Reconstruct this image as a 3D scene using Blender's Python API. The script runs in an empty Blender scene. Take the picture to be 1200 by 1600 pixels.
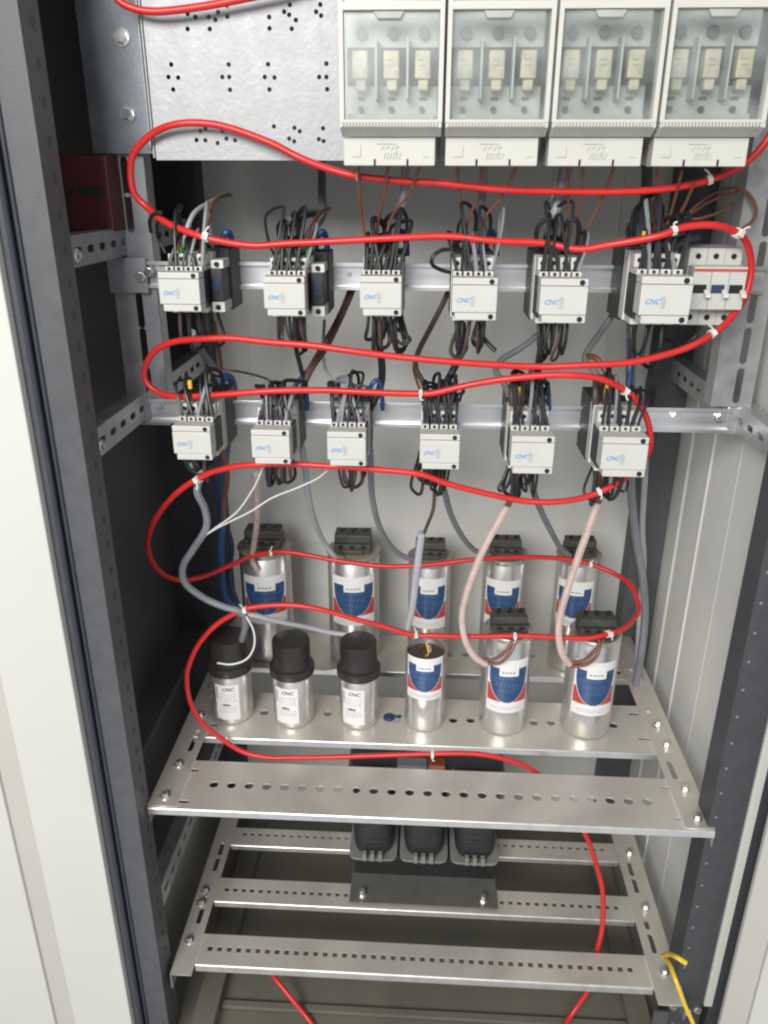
import bpy, bmesh, math, random
from mathutils import Vector, Matrix
random.seed(7)
C = bpy.context.scene.collection
S = bpy.context.scene
ZO = 1.30                                   # height of the camera above the ground

# ------------------------------------------------------------------ camera
YAW, PIT, ROL, FPX = -0.05237947, 0.39299736, 0.00353473, 1242.48
cy_, sy_ = math.cos(YAW), math.sin(YAW)
FW = Vector((sy_*math.cos(PIT), cy_*math.cos(PIT), -math.sin(PIT)))
R0 = Vector((cy_, -sy_, 0)); U0 = R0.cross(FW)
RX = R0*math.cos(ROL) + U0*math.sin(ROL)
UX = -R0*math.sin(ROL) + U0*math.cos(ROL)
cam = bpy.data.cameras.new('camera'); co = bpy.data.objects.new('camera', cam); C.objects.link(co)
m = Matrix((RX, UX, -FW)).transposed().to_4x4(); m.translation = Vector((0, 0, ZO)); co.matrix_world = m
cam.sensor_fit = 'VERTICAL'; cam.sensor_height = 36; cam.sensor_width = 27; cam.lens = FPX/1600*36
cam.clip_start = .05; cam.clip_end = 60
S.camera = co

# ------------------------------------------------------------------ light
S.view_settings.view_transform = 'Standard'; S.view_settings.look = 'None'
S.view_settings.exposure = 0.0; S.view_settings.gamma = 1; S.view_settings.use_curve_mapping = False
w = bpy.data.worlds.new('World'); S.world = w; w.use_nodes = True
w.node_tree.nodes['Background'].inputs[0].default_value = (.93, .96, 1, 1)
w.node_tree.nodes['Background'].inputs[1].default_value = .60
def area(name, loc, tgt, size, sy, e, col):
    l = bpy.data.lights.new(name, 'AREA'); l.shape = 'RECTANGLE'; l.size = size; l.size_y = sy; l.energy = e; l.color = col
    o = bpy.data.objects.new(name, l); C.objects.link(o); o.location = loc
    o.rotation_euler = (Vector(tgt)-Vector(loc)).to_track_quat('-Z', 'Y').to_euler()
    return o
area('room_lamp', (-.78, -1.70, 2.25), (.10, 1.05, .75), 1.35, .95, 98, (1, .98, .945))
try:
    S.cycles.pixel_filter_type = 'BLACKMAN_HARRIS'; S.cycles.filter_width = 2.2
except Exception: pass

# ------------------------------------------------------------------ projection helpers (photo pixel of 1200x1600 -> point on a real plane)
def ray(u, v): return RX*((u-600)/FPX) - UX*((v-800)/FPX) + FW
def W(u, v, Y): d = ray(u, v); p = d*(Y/d.y); return Vector((p.x, p.y, p.z))
def onZ(u, v, Z): d = ray(u, v); return d*(Z/d.z)
def onX(u, v, X): d = ray(u, v); return d*(X/d.x)

# ------------------------------------------------------------------ materials
def mat(name, col, rough=.5, metal=0., noise=.12, scale=40, bump=0., bscale=200, rvar=.08, spec=.5, coords='Object', stretch=None, speck=0.0):
    m = bpy.data.materials.new(name); m.use_nodes = True
    nt = m.node_tree; N = nt.nodes; L = nt.links; b = N['Principled BSDF']
    b.inputs['Metallic'].default_value = metal; b.inputs['Specular IOR Level'].default_value = spec
    tc = N.new('ShaderNodeTexCoord'); mp = N.new('ShaderNodeMapping'); L.new(tc.outputs[coords], mp.inputs[0])
    if stretch: mp.inputs['Scale'].default_value = stretch
    n = N.new('ShaderNodeTexNoise'); n.inputs['Scale'].default_value = scale; n.inputs['Detail'].default_value = 5; L.new(mp.outputs[0], n.inputs[0])
    mx = N.new('ShaderNodeMix'); mx.data_type = 'RGBA'
    mx.inputs[6].default_value = tuple(max(0, c*(1-noise)) for c in col)+(1,)
    mx.inputs[7].default_value = tuple(min(1, c*(1+noise)) for c in col)+(1,)
    rp = N.new('ShaderNodeMapRange'); rp.inputs[1].default_value = .3; rp.inputs[2].default_value = .7
    L.new(n.outputs[0], rp.inputs[0]); L.new(rp.outputs[0], mx.inputs[0])
    out = mx.outputs[2]
    if speck:
        n3 = N.new('ShaderNodeTexNoise'); n3.inputs['Scale'].default_value = 14; n3.inputs['Detail'].default_value = 8; L.new(mp.outputs[0], n3.inputs[0])
        r3 = N.new('ShaderNodeMapRange'); r3.inputs[1].default_value = .52; r3.inputs[2].default_value = .75; r3.inputs[4].default_value = speck
        L.new(n3.outputs[0], r3.inputs[0])
        m2 = N.new('ShaderNodeMix'); m2.data_type = 'RGBA'; m2.inputs[7].default_value = (.22, .19, .15, 1)
        L.new(r3.outputs[0], m2.inputs[0]); L.new(out, m2.inputs[6]); out = m2.outputs[2]
    L.new(out, b.inputs['Base Color'])
    r2 = N.new('ShaderNodeMapRange'); r2.inputs[3].default_value = max(.03, rough-rvar); r2.inputs[4].default_value = min(1, rough+rvar)
    L.new(n.outputs[0], r2.inputs[0]); L.new(r2.outputs[0], b.inputs['Roughness'])
    if bump:
        n2 = N.new('ShaderNodeTexNoise'); n2.inputs['Scale'].default_value = bscale; n2.inputs['Detail'].default_value = 3; L.new(mp.outputs[0], n2.inputs[0])
        bp = N.new('ShaderNodeBump'); bp.inputs['Strength'].default_value = bump; bp.inputs['Distance'].default_value = .002
        L.new(n2.outputs[0], bp.inputs['Height']); L.new(bp.outputs[0], b.inputs['Normal'])
    return m
M = {}
M['door'] = mat('door_paint', (.575, .57, .525), .42, noise=.02, scale=6, bump=.05, bscale=600)
M['groove'] = mat('door_paint_shaded', (.48, .47, .42), .5, noise=.02, scale=6)  # door paint toned darker, shade of recess and edge put into the colour
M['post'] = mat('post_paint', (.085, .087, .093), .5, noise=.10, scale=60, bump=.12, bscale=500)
M['postR'] = mat('post_paint_shaded', (.056, .058, .063), .5, noise=.10, scale=60, bump=.12, bscale=500)  # post paint darkened, weaker light on the right post put into the colour
M['shade_zinc'] = mat('shaded_zinc', (.20, .215, .24), .42, metal=.85, noise=.2, scale=20, bump=.06)  # zinc darkened so the bracket colour carries a dark reflection
M['foot'] = mat('foot_plate_zinc', (.17, .17, .15), .45, metal=.4, noise=.1)
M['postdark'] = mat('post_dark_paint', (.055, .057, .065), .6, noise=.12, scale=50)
M['rubber'] = mat('seal_rubber', (.045, .05, .065), .45, noise=.1)
M['back'] = mat('back_panel_paint', (.68, .68, .645), .5, noise=.06, scale=5, bump=.03, bscale=400)
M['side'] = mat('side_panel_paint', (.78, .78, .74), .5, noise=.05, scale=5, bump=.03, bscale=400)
M['leftwall'] = mat('left_wall_dark_grey', (.075, .075, .076), .6, noise=.15, scale=9)  # dark grey, much darker than the right side panel
M['floor'] = mat('floor_sheet', (.165, .158, .128), .5, metal=.2, noise=.12, scale=9, speck=.5)
M['shelf'] = mat('shelf_zinc', (.72, .68, .61), .36, metal=.52, noise=.10, scale=9, bump=.06, bscale=350, rvar=.13, speck=.22)  # warm base tint stands in for a beige reflection
M['edge'] = mat('bent_zinc_edge', (.74, .73, .71), .30, metal=.8, noise=.08, scale=60)
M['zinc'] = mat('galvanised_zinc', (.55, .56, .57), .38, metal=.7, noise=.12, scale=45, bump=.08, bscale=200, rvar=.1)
M['zincdk'] = mat('dull_shaded_zinc', (.33, .34, .36), .45, metal=.6, noise=.15, scale=30, bump=.06)
M['plate'] = mat('spangled_zinc', (.335, .34, .345), .50, metal=.32, noise=.05, scale=50, bump=.18, bscale=170, rvar=.12)
M['rail'] = mat('rail_zinc', (.72, .73, .74), .32, metal=.8, noise=.08, scale=30, stretch=(.2, 1, 3))
M['alu'] = mat('capacitor_aluminium', (.74, .73, .71), .30, metal=.85, noise=.06, scale=30, rvar=.08, stretch=(1, 1, .15), bump=.03, bscale=300)
M['white'] = mat('white_plastic', (.54, .54, .50), .42, noise=.03, scale=30, spec=.4)
M['ivory'] = mat('terminal_plastic', (.62, .62, .58), .45, noise=.04, scale=30)
M['fuse'] = mat('fuse_plastic', (.54, .535, .485), .45, noise=.03, scale=25)
M['fusein'] = mat('fuse_inner_plastic', (.40, .415, .39), .5, noise=.25, scale=22)
M['ceramic'] = mat('fuse_ceramic', (.52, .45, .30), .5, noise=.30, scale=60)
M['black'] = mat('black_plastic', (.022, .022, .024), .45, noise=.25, scale=60, bump=.05)
M['capblack'] = mat('black_cap_plastic', (.030, .027, .025), .34, noise=.25, scale=20, bump=.04)
M['dark'] = mat('dark_opening', (.012, .012, .013), .8, noise=.1)
M['termblk'] = mat('terminal_block_plastic', (.065, .063, .054), .5, noise=.25, scale=80)
M['red'] = mat('red_tube', (.62, .026, .023), .36, noise=.10, scale=30, spec=.5)
M['redins'] = mat('red_insulator', (.075, .008, .011), .5, noise=.15)  # red lowered so the base colour carries the shadow around it
M['tie'] = mat('cable_tie_nylon', (.80, .78, .72), .4, noise=.03)
M['wblack'] = mat('black_wire', (.02, .02, .022), .4, noise=.2)
M['wgrey'] = mat('grey_cable', (.22, .23, .25), .45, noise=.12)
M['wlgrey'] = mat('light_grey_cable', (.42, .43, .45), .45, noise=.08)
M['wbrown'] = mat('brown_wire', (.17, .065, .04), .42, noise=.2)
M['wdkbrown'] = mat('dark_brown_wire', (.075, .05, .045), .45, noise=.2)
M['wblue'] = mat('blue_wire', (.025, .075, .20), .42, noise=.15)
M['wwhite'] = mat('white_wire', (.72, .72, .70), .4, noise=.04)
M['pink'] = mat('clear_pinkish_sheath', (.60, .46, .42), .3, noise=.12, scale=70)
M['yellow'] = mat('yellow_wire', (.75, .52, .03), .4, noise=.06)
M['yel'] = mat('yellow_ferrule', (.75, .50, .03), .4)
M['green'] = mat('green_ferrule', (.02, .25, .07), .4)
M['blueprint'] = mat('blue_print', (.15, .30, .60), .5, noise=.05)
M['greyprint'] = mat('grey_print', (.34, .34, .34), .5)
M['ink'] = mat('black_print', (.05, .05, .055), .5)
M['lblue'] = mat('label_blue', (.030, .082, .20), .35, noise=.22, scale=70)
M['lred'] = mat('label_red', (.52, .06, .05), .35, noise=.1)
M['lwhite'] = mat('label_white', (.80, .80, .79), .4, noise=.03)
M['coil'] = mat('winding_tape', (.026, .026, .028), .5, noise=.35, scale=30, stretch=(1, 1, 6), bump=.6, bscale=60)
M['core'] = mat('reactor_core', (.012, .012, .013), .5, noise=.2)
M['bobbin'] = mat('bobbin_board', (.22, .215, .20), .6, noise=.08)
M['copper'] = mat('copper_tab', (.55, .17, .08), .4, metal=.6)
M['bolt'] = mat('bright_bolt', (.80, .80, .78), .22, metal=.9, noise=.05)
M['handle'] = mat('toggle_plastic', (.70, .70, .66), .4)
M['bluedk'] = mat('blue_label_plastic', (.018, .036, .10), .5)
def glass():
    m = bpy.data.materials.new('clear_cover'); m.use_nodes = True; nt = m.node_tree; N = nt.nodes; L = nt.links
    N.remove(N['Principled BSDF']); o = N['Material Output']
    t = N.new('ShaderNodeBsdfTransparent'); t.inputs[0].default_value = (.95, .97, .96, 1)
    g = N.new('ShaderNodeBsdfGlossy'); g.inputs['Roughness'].default_value = .32
    d = N.new('ShaderNodeBsdfDiffuse'); d.inputs[0].default_value = (.62, .66, .65, 1)
    n = N.new('ShaderNodeTexNoise'); n.inputs['Scale'].default_value = 22; tc = N.new('ShaderNodeTexCoord'); L.new(tc.outputs['Object'], n.inputs[0])
    r = N.new('ShaderNodeMapRange'); r.inputs[1].default_value = .35; r.inputs[2].default_value = .7; r.inputs[3].default_value = .03; r.inputs[4].default_value = .20
    L.new(n.outputs[0], r.inputs[0])
    a = N.new('ShaderNodeMixShader'); L.new(r.outputs[0], a.inputs[0]); L.new(t.outputs[0], a.inputs[1]); L.new(d.outputs[0], a.inputs[2])
    b = N.new('ShaderNodeMixShader'); b.inputs[0].default_value = .04; L.new(a.outputs[0], b.inputs[1]); L.new(g.outputs[0], b.inputs[2])
    L.new(b.outputs[0], o.inputs[0]); return m
M['clear'] = glass()

# ------------------------------------------------------------------ objects
def thing(name, label, cat, loc, group=None):
    o = bpy.data.objects.new(name, None); C.objects.link(o); o.location = (loc[0], loc[1], loc[2]+ZO)
    o.empty_display_size = .02; o['label'] = label; o['category'] = cat
    if group: o['group'] = group
    o['org'] = 0; del o['org']
    ORG[o.name] = Vector(loc)
    return o
ORG = {}
def link(name, me, m, parent=None, bevel=0., smooth=False, seg=2, loc=None):
    """me in design coordinates; linked as ONE object, under its parent if it has one"""
    base = ORG[parent.name] if parent else (Vector(loc) if loc else Vector((0, 0, 0)))
    me.transform(Matrix.Translation(-base))
    o = bpy.data.objects.new(name, me); C.objects.link(o)
    for x in (m if isinstance(m, (list, tuple)) else [m]): me.materials.append(M[x])
    if parent:
        o.parent = parent; ORG[o.name] = base
        if parent.type == 'MESH': pass
    else:
        o.location = (base.x, base.y, base.z+ZO); ORG[o.name] = base
    if smooth:
        for p in me.polygons: p.use_smooth = True
        me.set_sharp_from_angle(angle=math.radians(42))
    if bevel:
        b = o.modifiers.new('bevel', 'BEVEL'); b.width = bevel; b.segments = seg; b.limit_method = 'ANGLE'; b.angle_limit = math.radians(40)
    return o
def tagm(o, label, cat, group=None):
    o['label'] = label; o['category'] = cat
    if group: o['group'] = group
    return o

class B:
    def __init__(s): s.bm = bmesh.new()
    def box(s, x0, x1, y0, y1, z0, z1, mi=0):
        v = [s.bm.verts.new(p) for p in ((x0,y0,z0),(x1,y0,z0),(x1,y1,z0),(x0,y1,z0),(x0,y0,z1),(x1,y0,z1),(x1,y1,z1),(x0,y1,z1))]
        for f in ((3,2,1,0),(4,5,6,7),(0,1,5,4),(1,2,6,5),(2,3,7,6),(3,0,4,7)):
            s.bm.faces.new([v[i] for i in f]).material_index = mi
        return v
    def prism(s, pts, axis, a, c):
        """pts polygon in the plane perpendicular to axis, from a to c"""
        def mk(p, t):
            return {'x': (t, p[0], p[1]), 'y': (p[0], t, p[1]), 'z': (p[0], p[1], t)}[axis]
        lo = [s.bm.verts.new(mk(p, a)) for p in pts]; hi = [s.bm.verts.new(mk(p, c)) for p in pts]
        n = len(pts); s.bm.faces.new(lo); s.bm.faces.new(hi[::-1])
        for i in range(n): s.bm.faces.new((lo[i], hi[i], hi[(i+1) % n], lo[(i+1) % n]))
    def cyl(s, p0, p1, r, n=12, r1=None):
        p0 = Vector(p0); p1 = Vector(p1); d = (p1-p0).normalized(); a = d.orthogonal().normalized(); b = d.cross(a)
        r1 = r if r1 is None else r1
        A = [s.bm.verts.new(p0+(a*math.cos(t)+b*math.sin(t))*r) for t in [2*math.pi*i/n for i in range(n)]]
        D = [s.bm.verts.new(p1+(a*math.cos(t)+b*math.sin(t))*r1) for t in [2*math.pi*i/n for i in range(n)]]
        s.bm.faces.new(A[::-1]); s.bm.faces.new(D)
        for i in range(n): s.bm.faces.new((A[i], A[(i+1) % n], D[(i+1) % n], D[i]))
    def lathe(s, prof, c, n=40):
        rings = []
        for r, z in prof:
            if r < 1e-6: rings.append([s.bm.verts.new((c[0], c[1], c[2]+z))])
            else: rings.append([s.bm.verts.new((c[0]+r*math.cos(2*math.pi*i/n), c[1]+r*math.sin(2*math.pi*i/n), c[2]+z)) for i in range(n)])
        for A, D in zip(rings, rings[1:]):
            for i in range(n):
                j = (i+1) % n
                if len(A) == 1 and len(D) == 1: continue
                if len(A) == 1: s.bm.faces.new((A[0], D[j], D[i]))
                elif len(D) == 1: s.bm.faces.new((A[i], A[j], D[0]))
                else: s.bm.faces.new((A[i], A[j], D[j], D[i]))
    def tube(s, pts, r, n=8, sub=6, r_end=None):
        P = spline(pts, sub); T = []
        for i in range(len(P)):
            T.append((P[min(i+1, len(P)-1)]-P[max(i-1, 0)]).normalized())
        a = T[0].orthogonal().normalized(); prev = None
        for i, p in enumerate(P):
            a = (a - T[i]*a.dot(T[i]))
            a = a.normalized() if a.length > 1e-6 else T[i].orthogonal().normalized()
            b = T[i].cross(a)
            rr = r if r_end is None else r+(r_end-r)*i/(len(P)-1)
            ring = [s.bm.verts.new(p+(a*math.cos(2*math.pi*k/n)+b*math.sin(2*math.pi*k/n))*rr) for k in range(n)]
            if prev:
                for k in range(n): s.bm.faces.new((prev[k], prev[(k+1) % n], ring[(k+1) % n], ring[k]))
            else: s.bm.faces.new(ring[::-1])
            prev = ring
        s.bm.faces.new(prev)
    def bolt(s, p, d, r=.0055, h=.0045):
        p = Vector(p); d = Vector(d).normalized()
        s.cyl(p, p+d*.0012, r*1.45, 16); s.cyl(p+d*.0012, p+d*h, r, 6, r*.92)
    def me(s, fix=True):
        if fix: bmesh.ops.recalc_face_normals(s.bm, faces=s.bm.faces)
        m = bpy.data.meshes.new('m'); s.bm.to_mesh(m); s.bm.free(); return m
def spline(pts, sub=6):
    P = [Vector(p) for p in pts]
    if len(P) < 3: return P
    out = []
    Q = [P[0]*2-P[1]] + P + [P[-1]*2-P[-2]]
    for i in range(1, len(Q)-2):
        a, b, c, d = Q[i-1], Q[i], Q[i+1], Q[i+2]
        for k in range(sub):
            t = k/sub
            out.append(.5*((2*b)+(c-a)*t+(2*a-5*b+4*c-d)*t*t+(3*b-a-3*c+d)*t**3))
    out.append(P[-1]); return out
def bolts(parent, lst, r=.0055, h=.0045, m_='bolt'):
    for q in lst:
        b = B(); b.bolt(q[0], q[1], q[2] if len(q) > 2 else r, q[3] if len(q) > 3 else h); link('bolt', b.me(), m_, parent)
def each(name, mes, m_, parent, **k):
    for me in mes: link(name, me, m_, parent, **k)
def cylm(*a):
    b = B(); b.cyl(*a); return b.me()
def boxm(*a):
    b = B(); b.box(*a); return b.me()
def plate(outline, holes, th, mtx):
    """flat sheet with true holes; outline/holes are 2D loops, mtx carries them into place (local z = thickness)"""
    cu = bpy.data.curves.new('c', 'CURVE'); cu.dimensions = '2D'; cu.fill_mode = 'BOTH'; cu.extrude = th/2
    for loop in [outline]+holes:
        sp = cu.splines.new('POLY'); sp.points.add(len(loop)-1); sp.use_cyclic_u = True
        for q, p in zip(sp.points, loop): q.co = (p[0], p[1], 0, 1)
    o = bpy.data.objects.new('c', cu); C.objects.link(o)
    dg = bpy.context.evaluated_depsgraph_get(); dg.update()
    me = bpy.data.meshes.new_from_object(o.evaluated_get(dg)); bpy.data.objects.remove(o); bpy.data.curves.remove(cu)
    me.transform(mtx); me.materials.clear()
    return me
def gridsheet(x0, x1, y0, y1, hx, s, hy, sy, z, th):
    bm = bmesh.new(); xs = [x0]
    for x in hx: xs += [x-s/2, x+s/2]
    xs.append(x1); ys = [y0, hy-sy/2, hy+sy/2, y1]
    V = [[bm.verts.new((x, y, z)) for y in ys] for x in xs]
    for i in range(len(xs)-1):
        for j in range(3):
            if j == 1 and i % 2 == 1: continue
            bm.faces.new((V[i][j], V[i+1][j], V[i+1][j+1], V[i][j+1]))
    bmesh.ops.recalc_face_normals(bm, faces=bm.faces)
    g = bmesh.ops.extrude_face_region(bm, geom=list(bm.faces))
    for v in [e for e in g['geom'] if isinstance(e, bmesh.types.BMVert)]: v.co.z -= th
    bmesh.ops.recalc_face_normals(bm, faces=bm.faces)
    me = bpy.data.meshes.new('m'); bm.to_mesh(me); bm.free(); return me
def rect(x0, x1, y0, y1): return [(x0, y0), (x1, y0), (x1, y1), (x0, y1)]
def circ(x, y, r, n=14): return [(x+r*math.cos(2*math.pi*i/n), y+r*math.sin(2*math.pi*i/n)) for i in range(n)]
def slot(x, y, lx, ly):
    if lx > ly: r = ly/2; c = lx/2-r; return [(x+c+r*math.cos(t), y+r*math.sin(t)) for t in [-math.pi/2+math.pi*i/6 for i in range(7)]]+[(x-c+r*math.cos(t), y+r*math.sin(t)) for t in [math.pi/2+math.pi*i/6 for i in range(7)]]
    r = lx/2; c = ly/2-r; return [(x+r*math.cos(t), y+c+r*math.sin(t)) for t in [math.pi*i/6 for i in range(7)]]+[(x+r*math.cos(t), y-c+r*math.sin(t)) for t in [math.pi+math.pi*i/6 for i in range(7)]]
def HZ(z): return Matrix.Translation((0, 0, z))                                        # sheet lying flat, centre at z
def VY(y): return Matrix(((1,0,0,0),(0,0,-1,y),(0,1,0,0),(0,0,0,1)))                  # sheet facing the viewer, local y -> z
def VX(x): return Matrix(((0,0,1,x),(1,0,0,0),(0,1,0,0),(0,0,0,1)))                   # sheet facing sideways, local x -> y, local y -> z
def merge(mes):
    b = B()
    for m_ in mes: b.bm.from_mesh(m_); bpy.data.meshes.remove(m_)
    return b.me(fix=False)
def text(s, size, shear, th, mtx, wx=1.0, bold=0.0):
    cu = bpy.data.curves.new('t', 'FONT'); cu.body = s; cu.size = size; cu.shear = shear; cu.extrude = th; cu.offset = bold
    cu.align_x = 'CENTER'; cu.align_y = 'CENTER'; cu.resolution_u = 2
    o = bpy.data.objects.new('t', cu); C.objects.link(o); dg = bpy.context.evaluated_depsgraph_get(); dg.update()
    me = bpy.data.meshes.new_from_object(o.evaluated_get(dg)); bpy.data.objects.remove(o); bpy.data.curves.remove(cu)
    me.transform(mtx @ Matrix.Diagonal((wx, 1, 1, 1))); me.materials.clear(); return me

# ================================================================== CABINET
BY = 1.36                                                               # back panel
cab = thing('electrical_cabinet', 'open grey electrical cabinet with dark corner posts and pale panels around the shelves', 'cabinet', (.015, 1.08, -1.2))
link('back_panel', merge([boxm(-.47, .44, BY, BY+.004, -1.24, .5), boxm(.302, .306, BY-.003, BY, -1.2, .5), boxm(-.305, -.302, BY-.002, BY, -1.2, .5)]), 'back', cab)
sb = B(); sb.box(.434, .438, .88, BY-.01, -1.2, .5)
for y, wd, h in ((.952, .0006, .0004), (1.06, .0007, .0005), (1.165, .003, .0022), (1.262, .005, .0025)):
    sb.prism([(.434, y-wd*2), (.434-h, y-wd), (.434-h, y+wd), (.434, y+wd*2)], 'z', -1.19, .49)
link('side_panel', sb.me(), 'side', cab, bevel=.0008)
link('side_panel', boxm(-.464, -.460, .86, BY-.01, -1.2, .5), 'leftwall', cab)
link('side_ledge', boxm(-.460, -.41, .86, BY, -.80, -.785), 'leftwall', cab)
def post(x0, x1, y0, y1, mat_, holes_x=None, bz=None):
    b = B(); b.box(x0, x1, y0, y1, -1.22, .5); return b
# front left post: front face, gasket channel, inner face with punched holes
b = B(); b.prism([(-.403, .800), (-.367, .800), (-.367, .842), (-.372, .842), (-.372, .8045), (-.3985, .8045), (-.3985, .86), (-.403, .86)], 'z', -1.22, .5)
for i in range(48): b.box(-.3669, -.3664, .823, .8285, -1.19+i*.033, -1.19+i*.033+.009, 1)
pl = link('corner_post', b.me(), ['post', 'postdark'], cab)
b = B(); b.box(-.4105, -.4035, .785, .86, -1.22, .5); link('seal_channel', b.me(), 'postdark', pl, bevel=.001)
b = B(); b.cyl((-.4052, .790, -1.22), (-.4052, .790, .5), .0042, 10); b.cyl((-.3995, .7985, -1.22), (-.3995, .7985, .5), .0026, 8)
link('rubber_seal', b.me(), 'rubber', pl, smooth=True)
b = B(); b.prism([(.3872, .835), (.4326, .835), (.4326, .895), (.4281, .895), (.4281, .8395), (.3917, .8395), (.3917, .877), (.3872, .877)], 'z', -1.22, .5)
nf = len(b.bm.faces)
for i in range(34): b.cyl((.3950, .8352, -1.17+i*.04), (.3950, .8344, -1.17+i*.04), .0019, 10)
b.bm.faces.ensure_lookup_table()
for f in b.bm.faces[nf:]: f.material_index = 1
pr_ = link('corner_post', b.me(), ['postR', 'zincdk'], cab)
link('frame_lip', boxm(.4331, .4449, .831, .875, -1.125, .5), 'door', pr_, bevel=.001)
link('seal_channel', boxm(.4455, .50, .842, .895, -1.5, .5), 'postdark', pr_)
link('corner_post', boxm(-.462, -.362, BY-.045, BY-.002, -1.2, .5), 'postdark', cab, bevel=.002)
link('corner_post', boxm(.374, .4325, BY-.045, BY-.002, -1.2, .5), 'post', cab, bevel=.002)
# roof and floor of the bay
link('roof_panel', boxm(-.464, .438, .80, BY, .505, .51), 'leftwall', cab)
fl = B(); fl.box(-.46, .438, .72, BY, -1.235, -1.23)
link('floor_panel', fl.me(), 'floor', cab)
fr = B(); fr.box(-.34, -.305, .76, BY-.06, -1.228, -1.205); fr.box(.34, .375, .76, BY-.06, -1.228, -1.205); fr.box(-.304, .339, .86, .872, -1.228, -1.222); fr.box(-.304, .339, 1.22, 1.25, -1.228, -1.21)
link('base_frame', fr.me(), 'floor', cab, bevel=.001)
bolts(pr_, [(W(u, v, .835), (0, -1, 0), .0042) for u, v in ((1052, 1572), (1073, 1580), (1090, 1578), (1048, 1556))])
link('corner_bracket', boxm(.365, .4326, .836, .841, -1.22, -1.15), 'post', pr_, bevel=.001)

# doors of the neighbouring bays
d = thing('cabinet_door', 'cream painted steel door with a vertical groove at the far left edge', 'door', (-.7, .78, -1.2))
link('door_leaf', merge([boxm(-.4982, -.4115, .775, .80, -1.5, .5), boxm(-1.3, -.5285, .775, .80, -1.5, .5), boxm(-.53, -.497, .782, .80, -1.5, .5)]), 'door', d, bevel=.0015)
link('groove_strip', boxm(-.5284, -.4983, .7795, .7815, -1.5, .5), 'groove', d)
d = thing('cabinet_door', 'white steel door with a shade-toned edge at the far right behind the dark seal gap', 'door', (.7, .79, -1.2))
link('door_leaf', boxm(.468, 1.2, .772, .80, -1.5, .5), 'door', d, bevel=.0015)
b = B(); b.prism([(.4405, .793), (.4675, .776), (.4675, .80), (.4405, .80)], 'z', -1.5, .5); link('door_edge', b.me(), 'groove', d, bevel=.001)

# ---- uprights (slotted mounting profiles)
def upright(x0, x1, z0, z1, slots, label, xs):
    t = thing('mounting_profile', label, 'steel profile', ((x0+x1)/2, 1.01, z0), 'slotted upright profiles')
    outl = rect(x0, x1, z0, z1); hs = [slot(xs, z, .009, .045) for z in slots]
    link('web', plate(outl, hs, .002, VY(1.008)), 'zincdk' if x0 < 0 else 'zinc', t)  # left web takes the darker zinc, its shade put into the colour
    link('flange', merge([boxm(x1-.002, x1, 1.0092, 1.035, z0, z1), boxm(x0, x0+.002, 1.0092, 1.035, z0, z1)]), 'zinc', t, bevel=.0006)
    return t
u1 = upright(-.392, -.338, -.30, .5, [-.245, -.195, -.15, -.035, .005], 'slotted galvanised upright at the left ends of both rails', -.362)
u2 = upright(.362, .413, -.262, .5, [-.235, -.185, -.135, -.085, -.035, .015], 'slotted galvanised upright beside the three pole breaker', .393)
link('bracket', boxm(.386, .430, 1.01, 1.03, -.30, -.263), 'zinc', u2, bevel=.002)
# ---- side bars running front to back
def depthbar(x0, x1, y0, y1, z0, z1, label, m_='zincdk'):
    t = thing('support_bar', label, 'support bar', ((x0+x1)/2, (y0+y1)/2, z0), 'side support bars')
    s = 1 if x0 < 0 else -1
    xf = x1 if x0 < 0 else x0
    hs = [slot(y0+.02+i*.034, (z0+z1)/2, .02, .008) for i in range(int((y1-y0-.03)/.034))]
    link('web', plate(rect(y0, y1, z0, z1), hs, .002, VX(xf-s*.001)), m_, t)
    link('flange', merge([boxm(min(xf-s*.022, xf-s*.0023), max(xf-s*.022, xf-s*.0023), y0, y1, z0, z0+.002), boxm(min(xf-s*.022, xf-s*.0023), max(xf-s*.022, xf-s*.0023), y0, y1, z1-.002, z1)]), m_, t)
    b = B(); b.bolt((xf+s*.0002, y0+.012, z0+.012), (s, 0, 0), .005); link('bolt', b.me(), 'bolt', t)
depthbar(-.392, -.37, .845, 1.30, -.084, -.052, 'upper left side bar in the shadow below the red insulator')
depthbar(-.392, -.37, .840, 1.33, -.292, -.258, 'left side bar meeting the lower rail end at an angle', 'zinc')
depthbar(.400, .422, .845, 1.33, -.296, -.262, 'right side bar meeting the lower rail end', 'zinc')
depthbar(-.405, -.383, .845, 1.30, -1.03, -.99, 'low left side bar between the corner post and the bottom frame', 'zinc')

# ---- DIN rails
def dinrail(x0, x1, zc, label):
    t = thing('din_rail', label, 'rail', ((x0+x1)/2, 1.0, zc), 'DIN rails carrying contactors')
    h = .0160
    pr2 = [(1.0, -h), (1.0, -h+.0045), (1.0065, -h+.005), (1.0065, h-.005), (1.0, h-.0045), (1.0, h), (1.0012, h), (1.0012, h-.0035), (1.0077, h-.004), (1.0077, -h+.004), (1.0012, -h+.0035), (1.0012, -h)]
    b = B(); b.prism([(y, zc+z) for y, z in pr2], 'x', x0, x1)
    link('profile', b.me(), 'rail', t, bevel=.0003)
    return t
r1 = dinrail(-.366, .40, -.1062, 'upper galvanised rail carrying six contactors and a breaker')
each('screw', [cylm(W(u, v, 1.006), W(u, v, 1.003), .003, 10) for u, v in ((545, 428), (1140, 440))], 'zincdk', r1)
r2 = dinrail(-.362, .388, -.279, 'lower galvanised rail carrying six contactors above the capacitors')
bolts(r2, [(W(u, v, 1.006), (0, -1, 0), .0055) for u, v in ((1055, 651), (1125, 652), (248, 632))])
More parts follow.
